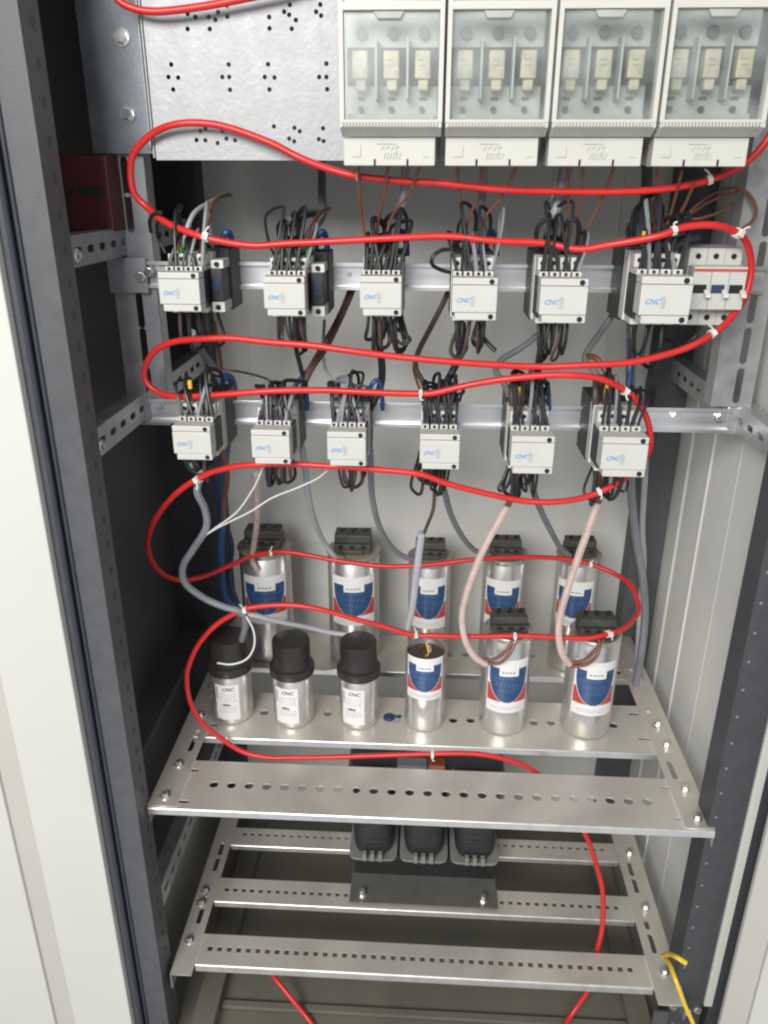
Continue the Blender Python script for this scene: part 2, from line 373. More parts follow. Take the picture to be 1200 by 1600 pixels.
for s, x0, x1 in (('left', -.394, -.34), ):
    t = thing('rail_bracket', 'galvanised angle bracket clamping the left end of the upper rail', 'bracket', (-.37, 1.0, -.13))
    link('plate', boxm(-.394, -.345, .9965, .9995, -.128, -.086), 'zincdk', t, bevel=.001)
    bolts(t, [(W(220, 432, .9963), (0, -1, 0), .0055), (W(233, 424, .9963), (0, -1, 0), .0045)])

# ---- red busbar holder in the dark
t = thing('busbar_holder', 'red plastic busbar holder darkened for the left shadow, with two black slots', 'insulator', (-.41, 1.0, -.06))
link('body', boxm(-.447, -.368, .97, 1.06, -.055, .028), 'redins', t, bevel=.003)
link('slot', boxm(-.440, -.412, .968, .9699, -.014, -.006), 'dark', t); link('slot', boxm(-.404, -.376, .968, .9699, -.014, -.006), 'dark', t)

# ---- perforated mounting plate
hp = [(262,50),(262,70),(262,105),(290,62),(284,66),(338,62),(362,72),(372,45),(405,60),(342,105),(403,20),(556,62),(563,72),(557,103),(610,43),(630,18),(628,54),(636,61),(652,73),(637,104),(740,17),(725,43),(743,57),
(203,233),(193,278),(202,278),(228,280),(210,323),(410,233),(387,278),(412,278),(421,278),(415,324),(552,232),(540,278),(550,278),(575,280),(557,323),(762,230),(736,278),(762,278),(772,278),(765,322),
(308,472),(326,464),(294,505),(294,516),(326,506),(370,516),(402,500),(433,506),(388,472),(425,467),(573,456),(579,470),(573,522),(647,461),(666,474),(628,500),(637,505),(646,510),(652,517),(750,463),(735,502),(744,505),(752,509)]
PY = .950
def P1(u, v): p = W(180+u/2.308, v/2.308, PY); return p.x, p.z
zb = W(390, 250.5, PY).z; xl = W(245, 249, PY).x
t = thing('mounting_plate', 'bright spangled mounting plate punched with small hole clusters, left of the fuse blocks', 'mounting plate', (-.2, PY, zb))
rr = .0024
hh = []
cen = []
for q in hp:
    x, z = P1(*q)
    if all((x-a)**2+(z-c)**2 > (2*rr*1.06)**2 for a, c in cen): cen.append((x, z)); hh.append(circ(x, z, rr, 10))
link('sheet', plate(rect(xl, .33, zb, .5), hh, .002, VY(PY)), 'plate', t)
link('side_flange', merge([boxm(xl-.0035, xl-.0012, PY-.0012, PY+.05, zb+.002, .5), boxm(xl-.011, xl-.0085, PY+.012, PY+.05, zb+.01, .5)]), 'plate', t, bevel=.0006)
link('side_bracket', boxm(-.392, xl-.0115, PY+.045, PY+.048, .03, .5), 'shade_zinc', t)
bolts(t, [(W(u, v, PY+.0445), (0, -1, 0), .0065, .007) for u, v in ((190, 58), (200, 178))])

# ================================================================== FUSE BLOCKS
def fuseblock(x0, label):
    wd = .0992; x1 = x0+wd
    t = thing('fuse_switch', label, 'fuse block', ((x0+x1)/2, .9, .0155), 'clear fronted fuse blocks')
    link('body', boxm(x0+.003, x1-.0045, .8925, .946, .018, .30), 'fusein', t, bevel=.002)
    # terminal cover at the foot
    b = B(); b.prism([(.870, .0155), (.870, .0414), (.892, .0414), (.892, .0155)], 'x', x0+.0015, x1-.0065)
    tc = link('terminal_cover', b.me(), 'fuse', t, bevel=.0008)
    each('notch', [boxm(x0+wd*k-.001, x0+wd*k+.0008, .8690, .8698, .0153, .0215) for k in (.33, .66)], 'dark', tc)
    b = B()
    xc = (x0+x1)/2-.002
    b.box(xc-.013, xc+.006, .8688, .8699, .0352, .0359); b.box(x0+.018, x0+.0187, .8688, .8699, .024, .034); b.box(x0+.010, x0+.018, .8688, .8699, .0235, .0242)
    b.box(xc+.006, xc+.0067, .8688, .8699, .0235, .0352); b.box(x1-.018, x1-.0125, .8688, .8699, .0235, .0242)
    for k in range(4): b.prism([(xc-.009+k*.005, .0300+(k % 2)*.001), (xc-.0065+k*.005, .0335), (xc-.0055+k*.005, .0335), (xc-.008+k*.005, .0300+(k % 2)*.001)], 'y', .8688, .8699)
    for k in range(6): b.prism([(xc-.006+k*.003, .0215), (xc-.0045+k*.003, .0275), (xc-.0038+k*.003, .0275), (xc-.0053+k*.003, .0215)], 'y', .8688, .8699)
    link('embossing', b.me(), 'greyemb', tc)
    # grip lip with ribs
    b = B(); b.prism([(.850, .0530), (.850, .0490), (.8665, .0418), (.872, .0418), (.872, .0530)], 'x', x0+.0005, x1-.001)
    n = 30
    for k in range(n):
        xx = x0+.002+(wd-.006)*k/n; b.prism([(.8465, .0530), (.8470, .0495), (.8650, .0420), (.8655, .0423), (.8499, .0492), (.8499, .0530)], 'x', xx, xx+.0018)
    link('grip_lip', b.me(), 'fuse', t)
    # cover frame and window
    fo = rect(x0, x1-.0005, .0535, .2300); win = rect(x0+.0042, x1-.0048, .0560, .1470); win2 = rect(x0+.0042, x1-.0048, .1535, .222)
    cv = link('cover_frame', plate(fo, [win, win2], .012, VY(.858)), 'fuse', t, bevel=.0007)
    link('window', boxm(x0+.0043, x1-.0049, .8585, .8600, .0561, .1469), 'clear', t)
    link('window', boxm(x0+.0043, x1-.0049, .8585, .8600, .1536, .2219), 'clear', t)
    b = B(); b.prism([(x0+.032, .1469), (x0+.062, .1469), (x0+.058, .1400), (x0+.036, .1400)], 'y', .8545, .8580); link('latch', b.me(), 'fusein', t, bevel=.001)
    # interior: dark pockets, webs, fuse links, contact screws
    for k in range(3):
        xc = x0+.0185+k*.0305
        link('pocket', boxm(xc-.0138, xc+.0138, .8895, .8922, .089, .1215), 'dark', t)
        b = B(); b.box(xc-.0082, xc+.0070, .874, .8893, .093, .1172); b.box(xc-.005, xc+.005, .877, .8893, .083, .0928)
        fk = link('fuse_link', b.me(), 'ceramic', t, bevel=.0015)
        b = B(); b.box(xc+.0028, xc+.0052, .8730, .8739, .0955, .1005); b.box(xc-.0045, xc+.001, .8732, .8739, .1085, .1097); b.box(xc-.004, xc+.002, .8732, .8739, .1040, .1048)
        link('print', b.me(), 'greyprint', fk)
        b = B(); b.cyl((xc, .8922, .1335), (xc, .886, .1335), .0055, 14); b.cyl((xc-.001, .8922, .0675), (xc-.001, .888, .0675), .0028, 12)
        b.box(xc-.004, xc+.003, .889, .8922, .0765, .0785)
        link('contact_opening', b.me(), 'postdark', t)
    b = B(); 
    for k in (0, 1): xx = x0+.0337+k*.0305; b.box(xx-.0012, xx+.0012, .872, .8922, .075, .128)
    b.box(x0+.006, x1-.008, .876, .8922, .0575, .0625)
    link('partition', b.me(), 'fusein', t, bevel=.0005)
M['greyemb'] = mat('embossed_plastic', (.50, .50, .46), .5)
for i, x0 in enumerate((-.0888, .0128, .1144, .2160)):
    fuseblock(x0, ('clear-windowed fuse block directly beside the bright punched plate', 'fuse block second from the punched plate, above the fourth upper contactor',
                   'fuse block third from the punched plate, above the fifth upper contactor', 'rightmost fuse block, above the breaker')[i])

# ================================================================== CONTACTORS
def loopwire(t, pts, r=.0016, m_='wblack'):
    b = B(); b.tube(pts, r, 7, 6); return link('damping_wire', b.me(), m_, t, smooth=True)
def contactor(xc, zc, label, row, sc=1.0, wide=False, nt=5, nb=4, seed=0, ferr=()):
    rnd = random.Random(seed)
    t = thing('contactor', label, 'contactor', (xc, 1.0, zc), 'white fronted contactors')
    def X(x): return xc+x*sc
    def Y(y): return 1.0+y*(1+ (sc-1)*1.0)
    def Zz(z): return zc+z*sc
    def bx(x0, x1, y0, y1, z0, z1): return boxm(X(x0), X(x1), Y(y0), Y(y1), Zz(z0), Zz(z1))
    xr = .0395 if wide else .0225
    link('base', bx(-.0225, xr, -.041, .012, -.036, .034), 'black', t, bevel=.0015)
    link('housing', bx(-.0223, .0223 if not wide else .0235, -.060, -.0412, -.033, .031), 'ivory', t, bevel=.001)
    link('arc_chamber', merge([bx(-.0215, .0215, -.0975, -.0602, -.026, .0125)] + ([bx(.0238, xr-.002, -.075, -.0412, -.022, .014)] if wide else [])), 'black', t, bevel=.001)
    if wide:
        link('side_terminal', merge([bx(.0238, xr-.001, -.072, -.0412, .0142, .0235)]), 'ivory', t, bevel=.0008)
        link('side_terminal', merge([bx(.0238, xr-.001, -.078, -.0412, -.0335, -.0222)]), 'ivory', t, bevel=.0008)
        each('screw', [cylm((X(.031), Y(-.0722), Zz(.0188)), (X(.031), Y(-.0735), Zz(.0188)), .003, 12), cylm((X(.031), Y(-.0782), Zz(-.028)), (X(.031), Y(-.0795), Zz(-.028)), .003, 12)], 'dark', t)
        link('blue_marker', bx(.026, .034, -.0757, -.0752, -.010, .004), 'bluedk', t)
    # stepped terminal rows, four teeth each
    for (y0, y1, z0, z1, nm) in ((-.080, -.0604, .0185, .0305, 'upper'), (-.094, -.0604, .0128, .0180, 'lower')):
        b = B()
        for k in range(4):
            xa = -.0215+k*.0108
            b.box(X(xa), X(xa+.0088), Y(y0), Y(y1), Zz(z0), Zz(z1))
        b.box(X(-.0214), X(.0214), Y(y1-.007), Y(y1-.0002), Zz(z0+.0004), Zz(z1-.0006))
        o = link('terminal_row', b.me(), 'ivory', t, bevel=.0005)
        b = B()
        for k in range(4):
            xa = X(-.0172+k*.0108); b.cyl((xa, Y(y0)-.0002, Zz((z0+z1)/2+.0005)), (xa, Y(y0)-.0008, Zz((z0+z1)/2+.0005)), .0025 if nm == 'upper' else .0018, 10)
        link('terminal_hole', b.me(), 'dark', o)
    b = B()
    for k in range(4):
        xa = -.0205+k*.0108; b.box(X(xa), X(xa+.0085), Y(-.085), Y(-.0604), Zz(-.0330), Zz(-.0272))
    link('terminal_row', b.me(), 'ivory', t, bevel=.0005)
    # front cover: three bands, notched corner, two screws, print
    cv = link('front_cover', merge([bx(-.0225, .0225, -.1195, -.0980, .0078, .0145), bx(-.0225, .0225, -.1205, -.0980, -.0192, .0074), bx(-.0195, .0225, -.1195, -.0980, -.0270, -.0196)]), 'white', t, bevel=.0009)
    each('screw', [cylm((X(x), Y(-.1196), Zz(z)), (X(x), Y(-.1203), Zz(z)), .0026*sc, 14) for x, z in ((.0165, .0110), (.0168, -.0233))], 'dark', cv)
    mx = Matrix.Translation((X(-.0120), Y(-.1207), Zz(-.0075))) @ Matrix.Rotation(math.pi/2, 4, 'X')
    link('logo', text('CNC', .0062*sc, .45, .0001, mx, 1.0, .00018), 'blueprint', cv)
    b = B()
    for k in range(5):
        z = -.0030-k*.0022; x = -.0038+(k % 2)*.0003
        b.box(X(x), X(x+.0034+.0006*((k*7) % 3)), Y(-.1207), Y(-.12055), Zz(z-.0012), Zz(z))
    link('print', b.me(), 'greyprint', cv)
    # damping wires: thin black loops over the top and below
    nt += 3; nb += 1
    for k in range(nt):
        xa = X(-.018+.036*k/max(1, nt-1)); h = rnd.uniform(.014, .054 if row == 1 else .044); dx = rnd.uniform(-.010, .010); dx2 = rnd.uniform(-.014, .014)
        pts = [(xa, Y(-.088), Zz(.0165)), (xa+dx*.3, Y(-.086), Zz(.027)), (xa+dx, Y(-.080), Zz(.0305+h*.55)), (xa+dx*1.3, Y(-.066), Zz(.031+h)), (xa+dx2, Y(-.045), Zz(.031+h*.8)), (xa+dx2, Y(-.036), Zz(.045)), (xa+dx2*.6, Y(-.033), Zz(.030))]
        loopwire(t, pts, rnd.choice((.0017, .0021, .0025)), 'wblack' if rnd.random() < .86 else 'wgrey')
    for k in range(nb):
        xa = X(-.016+.030*k/max(1, nb-1)); L_ = rnd.uniform(.026, .046); dx = rnd.uniform(-.008, .008); dx2 = dx+rnd.uniform(-.014, .012)
        pts = [(xa, Y(-.072), Zz(-.0315)), (xa+dx*.4, Y(-.074), Zz(-.034-L_*.5)), (xa+dx, Y(-.066), Zz(-.034-L_*.95)), (xa+(dx+dx2)/2, Y(-.055), Zz(-.034-L_*1.05)), (xa+dx2, Y(-.047), Zz(-.034-L_*.85)), (xa+dx2*.5, Y(-.045), Zz(-.040)), (xa+dx2*.4, Y(-.043), Zz(-.030))]
        loopwire(t, pts, rnd.choice((.0017, .0021, .0025)), 'wblack' if rnd.random() < .85 else 'wdkbrown')
    for (dx, z, c) in ferr:
        b = B(); b.cyl((X(dx), Y(-.074), Zz(z)), (X(dx), Y(-.074), Zz(z+.010)), .0027, 10)
        link('wire_ferrule', b.me(), c, t, smooth=False)
    return t
Z1, Z2 = -.1072, -.2775
contactor(-.2705, Z1+.002, 'white-fronted contactor at the left end of the upper rail, bent brown wire above', 1, 1, True, 3, 3, 1, [(-.012, .034, 'yel'), (-.008, .027, 'green'), (.019, .031, 'green')])
contactor(-.1553, Z1-.0015, 'upper contactor second from the left, black loops and a yellow ferrule on top', 1, 1, True, 5, 5, 2, [(-.004, .041, 'yel'), (-.003, .030, 'green'), (.021, .031, 'green')])
contactor(-.0506, Z1, 'upper contactor below the fuse block that adjoins the punched plate', 1, 1, False, 5, 5, 3, [])
contactor(.0500, Z1-.001, 'upper contactor below the second fuse block, black loop sticking out left', 1, 1.06, False, 5, 4, 4)
contactor(.1430, Z1-.001, 'upper contactor below the third fuse block, thick grey cable rising from it', 1, 1.10, False, 5, 5, 5)
contactor(.2465, Z1+.002, 'upper contactor touching the three pole breaker', 1, 1.16, False, 6, 2, 6, [(-.014, .040, 'yel')])
contactor(-.2721, Z2, 'lower contactor at the left end, in front of a blue cable', 2, 1, False, 4, 2, 7, [(-.010, .048, 'yel')])
contactor(-.1792, Z2-.003, 'lower contactor second from the left, thin white wire hanging below it', 2, 1, False, 6, 5, 8)
contactor(-.0902, Z2-.0037, 'lower contactor third from the left, tangled wires on top and black loops below', 2, 1, False, 6, 5, 9)
contactor(.0181, Z2-.004, 'lower contactor with a dark brown wire dropping to the open-topped capacitor', 2, 1.02, False, 6, 4, 10)
contactor(.1235, Z2-.003, 'lower contactor feeding the left pinkish sheathed cable', 2, 1.08, False, 5, 4, 11, [(-.014, .046, 'yel')])
contactor(.2255, Z2-.001, 'lower contactor at the right end inside the bend of the red tube', 2, 1.13, False, 4, 3, 12, [(-.014, .048, 'yel')])

# brown heat-shrink bundles on the two right lower contactors
for i, (u, v, l) in enumerate(((815, 612, 'brown taped wire bundle above the lower contactor second from right'), (945, 612, 'brown taped wire bundle above the rightmost lower contactor'))):
    p = W(u, v, .945); b = B()
    for k in range(5):
        a = -.012+k*.006
        b.tube([(p.x+a*.7, p.y-.004+(k % 2)*.01, p.z-.028), (p.x+a, p.y-.008+(k % 2)*.012, p.z-.004), (p.x+a*.9, p.y+.004, p.z+.014), (p.x+a*.5, p.y+.030, p.z+.010)], .0042, 8, 5)
    tagm(link('wire_bundle', b.me(), 'wdkbrown', None, smooth=True, loc=p), l, 'wire bundle', 'taped wire bundles')

# ---- breaker
def breaker():
    x0, x1 = .2895, .3475; zc = -.108
    t = thing('circuit_breaker', 'white three pole breaker with a red stripe at the right end of the upper rail', 'breaker', ((x0+x1)/2, 1, zc))
    link('body', boxm(x0, x1, .942, 1.0, zc-.042, zc+.042), 'white', t, bevel=.001)
    link('nose', merge([boxm(x0+.0003, x1-.0003, .9185, .9415, zc-.0215, zc+.0245)]), 'white', t, bevel=.0012)
    link('stripe', boxm(x0+.0004, x1-.0004, .9176, .9183, zc+.0195, zc+.0222), 'lred', t)
    for k in range(3):
        xx = x0+(x1-x0)*(k+.5)/3
        b = B(); b.cyl((xx, .9418, zc+.0335), (xx, .9408, zc+.0335), .0030, 14); link('terminal_screw', b.me(), 'dark', t)
        b = B(); b.cyl((xx, .9418, zc-.0330), (xx, .9408, zc-.0330), .0032, 14); link('terminal_screw', b.me(), 'dark', t)
        sl = link('switch_slot', boxm(xx-.0080, xx+.0060, .9176, .9184, zc-.0035, zc+.0055), 'bluedk' if k == 1 else 'dark', t)
        b = B(); b.prism([(.9175, zc+.0005), (.9085, zc-.0045), (.9090, zc-.0075), (.9175, zc-.0040)], 'x', xx+.0035, xx+.0092)
        link('toggle', b.me(), 'handle', t, bevel=.0006)
    b = B()
    for k in (1, 2): xx = x0+(x1-x0)*k/3; b.box(xx-.0003, xx+.0003, .9174, .9186, zc-.0214, zc+.0190); b.box(xx-.0003, xx+.0003, .9412, .9420, zc-.0415, zc-.0225); b.box(xx-.0003, xx+.0003, .9412, .9420, zc+.0250, zc+.0415)
    link('pole_gap', b.me(), 'greyprint', t)
breaker()

# ================================================================== SHELVES
ZS = -.787
def side_rail(x0, x1, y0, y1, z, slots, label, bts, inner):
    t = thing('side_rail', label, 'side rail', ((x0+x1)/2, (y0+y1)/2, z-.03), 'punched side rails')
    link('web', plate(rect(x0, x1, y0, y1), [slot((x0+x1)/2+inner, y, .0075, l) for y, l in slots], .002, HZ(z-.001)), 'shelf', t)
    xo = x0 if x0 < 0 else x1-.002
    link('flange', boxm(xo, xo+.002, y0, y1, z-.030, z-.0023), 'zincdk', t)
    bolts(t, [(((x0+x1)/2+inner*.5-(.004 if x0 < 0 else -.004), y, z+.0002), (0, 0, 1), .005, .0065) for y in bts])
side_rail(-.366, -.326, .832, 1.34, ZS, [(.97, .05), (1.06, .05), (1.16, .05), (1.26, .05)], 'left side rail carrying the capacitor shelves', [.850, .915, 1.03, 1.11], .006)
side_rail(.357, .396, .832, 1.34, ZS, [(.945, .04), (1.06, .05), (1.18, .05), (1.27, .05)], 'right side rail carrying the capacitor shelves', [.850, .905, 1.00, 1.05, 1.17], -.006)
def shelf(name, y0, y1, z, x0, x1, holes, label, fl=.013, group='punched shelves', fx=None):
    t = thing(name, label, 'shelf', ((x0+x1)/2, (y0+y1)/2, z-.014), group)
    if isinstance(holes, tuple): link('sheet', gridsheet(x0, x1, y0+.0022, y1, holes[0], holes[1], holes[2], holes[1]*1.15, z-.0023, .002), 'shelf', t)
    else: link('sheet', plate(rect(x0, x1, y0+.0022, y1), holes, .002, HZ(z-.0033)), 'shelf', t)
    fx = fx or (x0, x1)
    b = B(); n = 6; pts = []
    pts = [(y0+.0022, z-fl), (y0, z-fl)]
    for k in range(n+1): a = math.pi/2*k/n; pts.append((y0+.0026-.0026*math.cos(a), z-.0023-.0026+.0026*math.sin(a)))
    b.prism(pts, 'x', fx[0], fx[1])
    link('front_flange', b.me(), 'edge', t)
    b = B(); b.box(x0, x1, y1-.002, y1-.0002, z-.014, z-.0046); link('rear_flange', b.me(), 'shelf', t)
    return t
xa = onZ(333, 1226, ZS).x; xb = onZ(1012, 1252, ZS).x; yh = onZ(670, 1238, ZS).y
h = [circ(xa+(xb-xa)*k/24, yh+.001, .0064, 16) for k in range(25)]
for u, v in ((287, 1250), (302, 1201)): p = onZ(u, v, ZS); h.append(slot(p.x, p.y, .016, .006))
for u, v in ((1040, 1229), (1060, 1277)): p = onZ(u, v, ZS); h.append(slot(p.x, p.y, .014, .005))
shelf('punched_shelf', .829, .928, ZS, -.3655, .3955, h, 'empty front shelf with a row of round holes, nearest the viewer')
h = []
for u, v in ((413, 1113), (512, 1115), (612, 1119), (708, 1125), (735, 1125), (834, 1129), (861, 1129), (958, 1133)): p = onZ(u, v, ZS-.002); h.append(circ(p.x, p.y, .0068, 16))
for u, v in ((990, 1115), (1006, 1154), (333, 1132)): p = onZ(u, v, ZS-.002); h.append(slot(p.x, p.y, .018, .006))
shelf('punched_shelf', .9815, 1.100, ZS, -.345, .377, h, 'middle shelf holding six capacitors, three with black caps')
h = []
for u, v in ((702, 1023), (727, 1023), (480, 1015), (955, 1035), (965, 1050), (640, 1018), (830, 1025)): p = onZ(u, v, ZS-.002); h.append(circ(p.x, p.y, .0066, 16))
shelf('punched_shelf', 1.175, 1.295, ZS, -.345, .377, h, 'rear shelf holding five labelled capacitors')
# lower frame
ZL = -1.09
side_rail(-.3595, -.3275, .812, 1.16, ZL, [(.915, .03), (.955, .03), (1.02, .03), (1.055, .03)], 'left side rail of the bottom frame', [.87, .94, .965], .002)
side_rail(.3555, .396, .805, 1.16, ZL, [(.905, .035), (.945, .03), (1.015, .03), (1.05, .03)], 'right side rail of the bottom frame, yellow wire bolted near it', [.857, .972, 1.085], -.004)
def sqrow(u0, v0, u1, v1, n, s, skip=None):
    a = onZ(u0, v0, ZL-.002); c = onZ(u1, v1, ZL-.002)
    return ([a.x+(c.x-a.x)*k/(n-1) for k in range(n)], s, (a.y+c.y)/2)
shelf('punched_bar', .8305, .885, ZL, -.3435, .376, sqrow(328, 1483, 984, 1513, 44, .0075), 'front bar of the bottom frame, row of square holes', .015, 'punched bars of the bottom frame', (-.327, .355))
shelf('punched_bar', .9455, .994, ZL, -.3435, .376, sqrow(354, 1391, 962, 1416, 46, .0068), 'middle bar of the bottom frame, under the reactor foot', .013, 'punched bars of the bottom frame', (-.327, .355))
shelf('punched_bar', 1.066, 1.108, ZL, -.3435, .376, sqrow(382, 1305, 940, 1324, 46, .0065), 'rear bar of the bottom frame, behind the reactor', .012, 'punched bars of the bottom frame', (-.327, .355))

# ---- reactor
def reactor():
    t = thing('reactor', 'black three coil reactor bolted to the middle bottom bar', 'reactor', (.016, 1.03, ZL))
    x0, x1 = -.105, .137
    link('foot_plate', merge([boxm(x0, x1, .953, 1.09, ZL+.0003, ZL+.003)]), 'foot', t, bevel=.0008)
    bolts(t, [((x0+.021, .967, ZL+.003), (0, 0, 1), .005, .012), ((x1-.023, .967, ZL+.003), (0, 0, 1), .005, .012)])
    link('core', merge([boxm(x0+.003, x1-.003, 1.012, 1.085, ZL+.003, -1.045), boxm(x0+.003, x1-.003, 1.012, 1.085, -.858, -.818)]+[boxm(x0+.032+k*.083, x0+.052+k*.083, 1.02, 1.08, -1.045, -.858) for k in range(3)]), 'core', t, bevel=.001)
    for k in range(3):
        xc = x0+.036+k*.0845
        def oval(hx, hy, z, n=28, e=.55):
            return [(xc+hx*math.copysign(abs(math.cos(2*math.pi*i/n))**e, math.cos(2*math.pi*i/n)), 1.048+hy*math.copysign(abs(math.sin(2*math.pi*i/n))**e, math.sin(2*math.pi*i/n)), z) for i in range(n)]
        b = B(); prev = None
        zs = [-1.036+.0062*j for j in range(27)]
        for j, z in enumerate(zs):
            q = j/26; bulge = 1-.10*abs(2*q-1)**6 + (.02 if j % 2 else 0)
            ring = [b.bm.verts.new(p) for p in oval(.0340*bulge, .0455*bulge, z)]
            if prev:
                for i in range(28): b.bm.faces.new((prev[i], prev[(i+1) % 28], ring[(i+1) % 28], ring[i]))
            else: b.bm.faces.new(ring[::-1])
            prev = ring
        b.bm.faces.new(prev)
        link('winding', b.me(), 'coil', t, smooth=True)
        for z0 in (-1.0435, -.869):
            b = B(); b.prism([(x, y) for x, y, z in oval(.0405, .050, 0, 28, .28)], 'z', z0, z0+.004)
            link('bobbin_flange', b.me(), 'bobbin', t, bevel=.0006)
        each('spacer', [boxm(xc-.017+j*.013, xc-.010+j*.013, .992, 1.002, -1.039, -1.024) for j in range(3)], 'bobbin', t, bevel=.001)
    b = B(); b.box(.018, .044, .985, 1.005, -.845, -.830); link('copper_terminal', b.me(), 'copper', t, bevel=.001)
    b = B(); b.box(-.03, .016, .985, 1.005, -.842, -.832); link('terminal_strip', b.me(), 'wgrey', t, bevel=.001)
reactor()

# ================================================================== CAPACITORS
def wrap(c, R, rows, xl_, xr_, rot=0., nx=10):
    """patch on a can: rows of z, half extents as arc length functions of t (0 top .. 1 bottom)"""
    b = B(); prev = None
    n = len(rows)
    for i, z in enumerate(rows):
        t_ = i/(n-1); a, d_ = xl_(t_), xr_(t_)
        ring = []
        for k in range(nx+1):
            s = a+(d_-a)*k/nx; th = s/R+rot
            ring.append(b.bm.verts.new((c[0]+R*math.sin(th), c[1]-R*math.cos(th), z)))
        if prev:
            for k in range(nx):
                try: b.bm.faces.new((prev[k], prev[k+1], ring[k+1], ring[k]))
                except ValueError: pass
        prev = ring
    return b.me(fix=False)
def rows(z0, z1, n): return [z0+(z1-z0)*i/(n-1) for i in range(n)]
def shield_w(t): return math.sqrt(max(0, 1-((t-.15)/.86)**2)) if t > .15 else 1.
def paper_label(can, c, r, zt, zb_, hw, rot):
    K = lambda v: (lambda t: v)
    lb = link('label', wrap(c, r+.0003, rows(zt, zb_, 4), K(-hw), K(hw), rot, 14), 'lwhite', can, smooth=True)
    H = zt-zb_
    z0, z1 = zt-.16*H, zb_+.20*H
    sw = hw*.90
    link('blue_shield', wrap(c, r+.0006, rows(z0, z1, 18), lambda t: -sw*shield_w(t), lambda t: sw*shield_w(t), rot, 12), 'lblue', lb, smooth=True)
    f0 = .50
    def edge(t): return sw*shield_w(f0+(1-f0)*t*.98)+.0012
    zz = [z0+(z1-z0)*(f0+(1-f0)*q*.98) for q in [i/11 for i in range(12)]]
    link('red_corner', wrap(c, r+.0005, zz, K(-hw*.97), lambda t: max(-hw*.97, -edge(t)), rot, 6), 'lred', lb, smooth=True)
    link('red_corner', wrap(c, r+.0005, zz, lambda t: min(hw*.97, edge(t)), K(hw*.97), rot, 6), 'lred', lb, smooth=True)
    tg = link('white_tag', wrap(c, r+.0009, rows(zt-.06*H, zt-.30*H, 3), K(-hw*.42), K(hw*.46), rot, 6), 'lwhite', lb, smooth=True)
    def strip(z, h, a, d_, m_, par, dr):
        return (wrap(c, r+dr, [z, z-h], K(a), K(d_), rot, 6), m_, par)
    ms = [wrap(c, r+.0012, [zt-.215*H, zt-.245*H], K(-hw*.3+i*hw*.16), K(-hw*.3+i*hw*.16+hw*.11), rot, 2) for i in range(4)]
    link('print', merge(ms), 'greyprint', tg)
    # light script on the blue field: short slanted strokes and a swoosh
    ms = [wrap(c, r+.0008, rows(zt-.345*H, zt-.352*H, 2), K(-sw*.9), K(sw*.88), rot, 8)]
    rnd = random.Random(int(c[0]*1e4))
    for i in range(6):
        x = -sw*.62+i*sw*.2; ms.append(wrap(c, r+.0008, rows(zt-.43*H, zt-.50*H, 4), (lambda x: lambda t: x+.0022-.0022*t)(x), (lambda x: lambda t: x+.0030-.0022*t)(x), rot, 1))
    for i in range(5):
        x = -sw*.40+i*sw*.16; ms.append(wrap(c, r+.0008, rows(zt-.56*H, zt-.60*H, 3), (lambda x: lambda t: x+.0015-.0015*t)(x), (lambda x: lambda t: x+.0022-.0015*t)(x), rot, 1))
    link('script', merge(ms), 'lscript', lb)
    ms = [wrap(c, r+.0006, [z, z-.0007], K(-hw*.75), K(hw*(.5+.3*rnd.random())), rot, 6) for z in (zb_+.11*H, zb_+.07*H)]
    link('print', merge(ms), 'greyprint', lb)
M['lscript'] = mat('label_script', (.14, .22, .40), .4)
def can_profile(r, h):
    return [(0, 0), (r*.86, 0), (r*.96, .0015), (r, .006), (r, h-.010), (r*.975, h-.0085), (r*.975, h-.0065), (r, h-.005), (r*1.01, h-.0012), (r*.985, h), (r*.95, h-.0002), (r*.94, h-.003), (0, h-.003)]
def tblock(par, c, z, w_, rot, name='terminal_block'):
    b = B(); d_ = w_*.72; h_ = w_*.50
    mtx = Matrix.Translation((c[0], c[1], z)) @ Matrix.Rotation(rot, 4, 'Z')
    b.box(-w_/2, w_/2, -d_/2, d_/2, 0, h_*.55); b.box(-w_/2*.97, w_/2*.97, -d_/2+.006, d_/2-.003, h_*.551, h_)
    b.box(-w_/2*.6, w_/2*.6, -d_*.62, -d_/2-.0002, 0, h_*.28)
    me = b.me(); me.transform(mtx); tb = link(name, me, 'termblk', par, bevel=.0012)
    for k in range(3):
        x = -w_*.31+k*w_*.31
        for me, nm in ((cylm((x, .003, h_+.0001), (x, .003, h_+.0007), .0036, 10), 'screw_hole'), (cylm((x+w_*.05, d_*.30, h_+.0001), (x+w_*.05, d_*.30, h_+.0007), .0030, 10), 'screw_hole'),
                       (boxm(x-.004, x+.004, -d_/2-.0006, -d_/2-.0001, h_*.32, h_*.52), 'wire_opening')):
            me.transform(mtx); link(nm, me, 'dark', tb)
def capA(x, y, r, h, label, group, zt, zb_, rot, trot=0., disc=False, rl=None, tz=None):
    c = (x, y, ZS-.0021)
    t = thing('capacitor', label, 'capacitor', c, group)
    b = B(); b.lathe(can_profile(r, h), c, 48); can = link('can', b.me(), 'alu', t, smooth=True)
    paper_label(can, c, r, zt, zb_, r*.95 if not rl else rl, rot)
    if disc:
        b = B(); b.lathe([(r*.4, h+.0005), (r*1.05, h+.0005), (r*1.06, h+.0015), (r*1.05, h+.0026), (r*.4, h+.0026)], c, 48); link('lid_disc', b.me(), 'discgrey', t, smooth=False)
    tblock(t, c, c[2]+h+(.003 if disc else -.002), r*1.42, trot)
    return t
M['discgrey'] = mat('lid_disc_plastic', (.36, .31, .245), .5, noise=.1)
def vz(v, u, y): return W(u, v, y).z
gR = 'capacitors on the rear shelf'; gF = 'capacitors on the middle shelf'
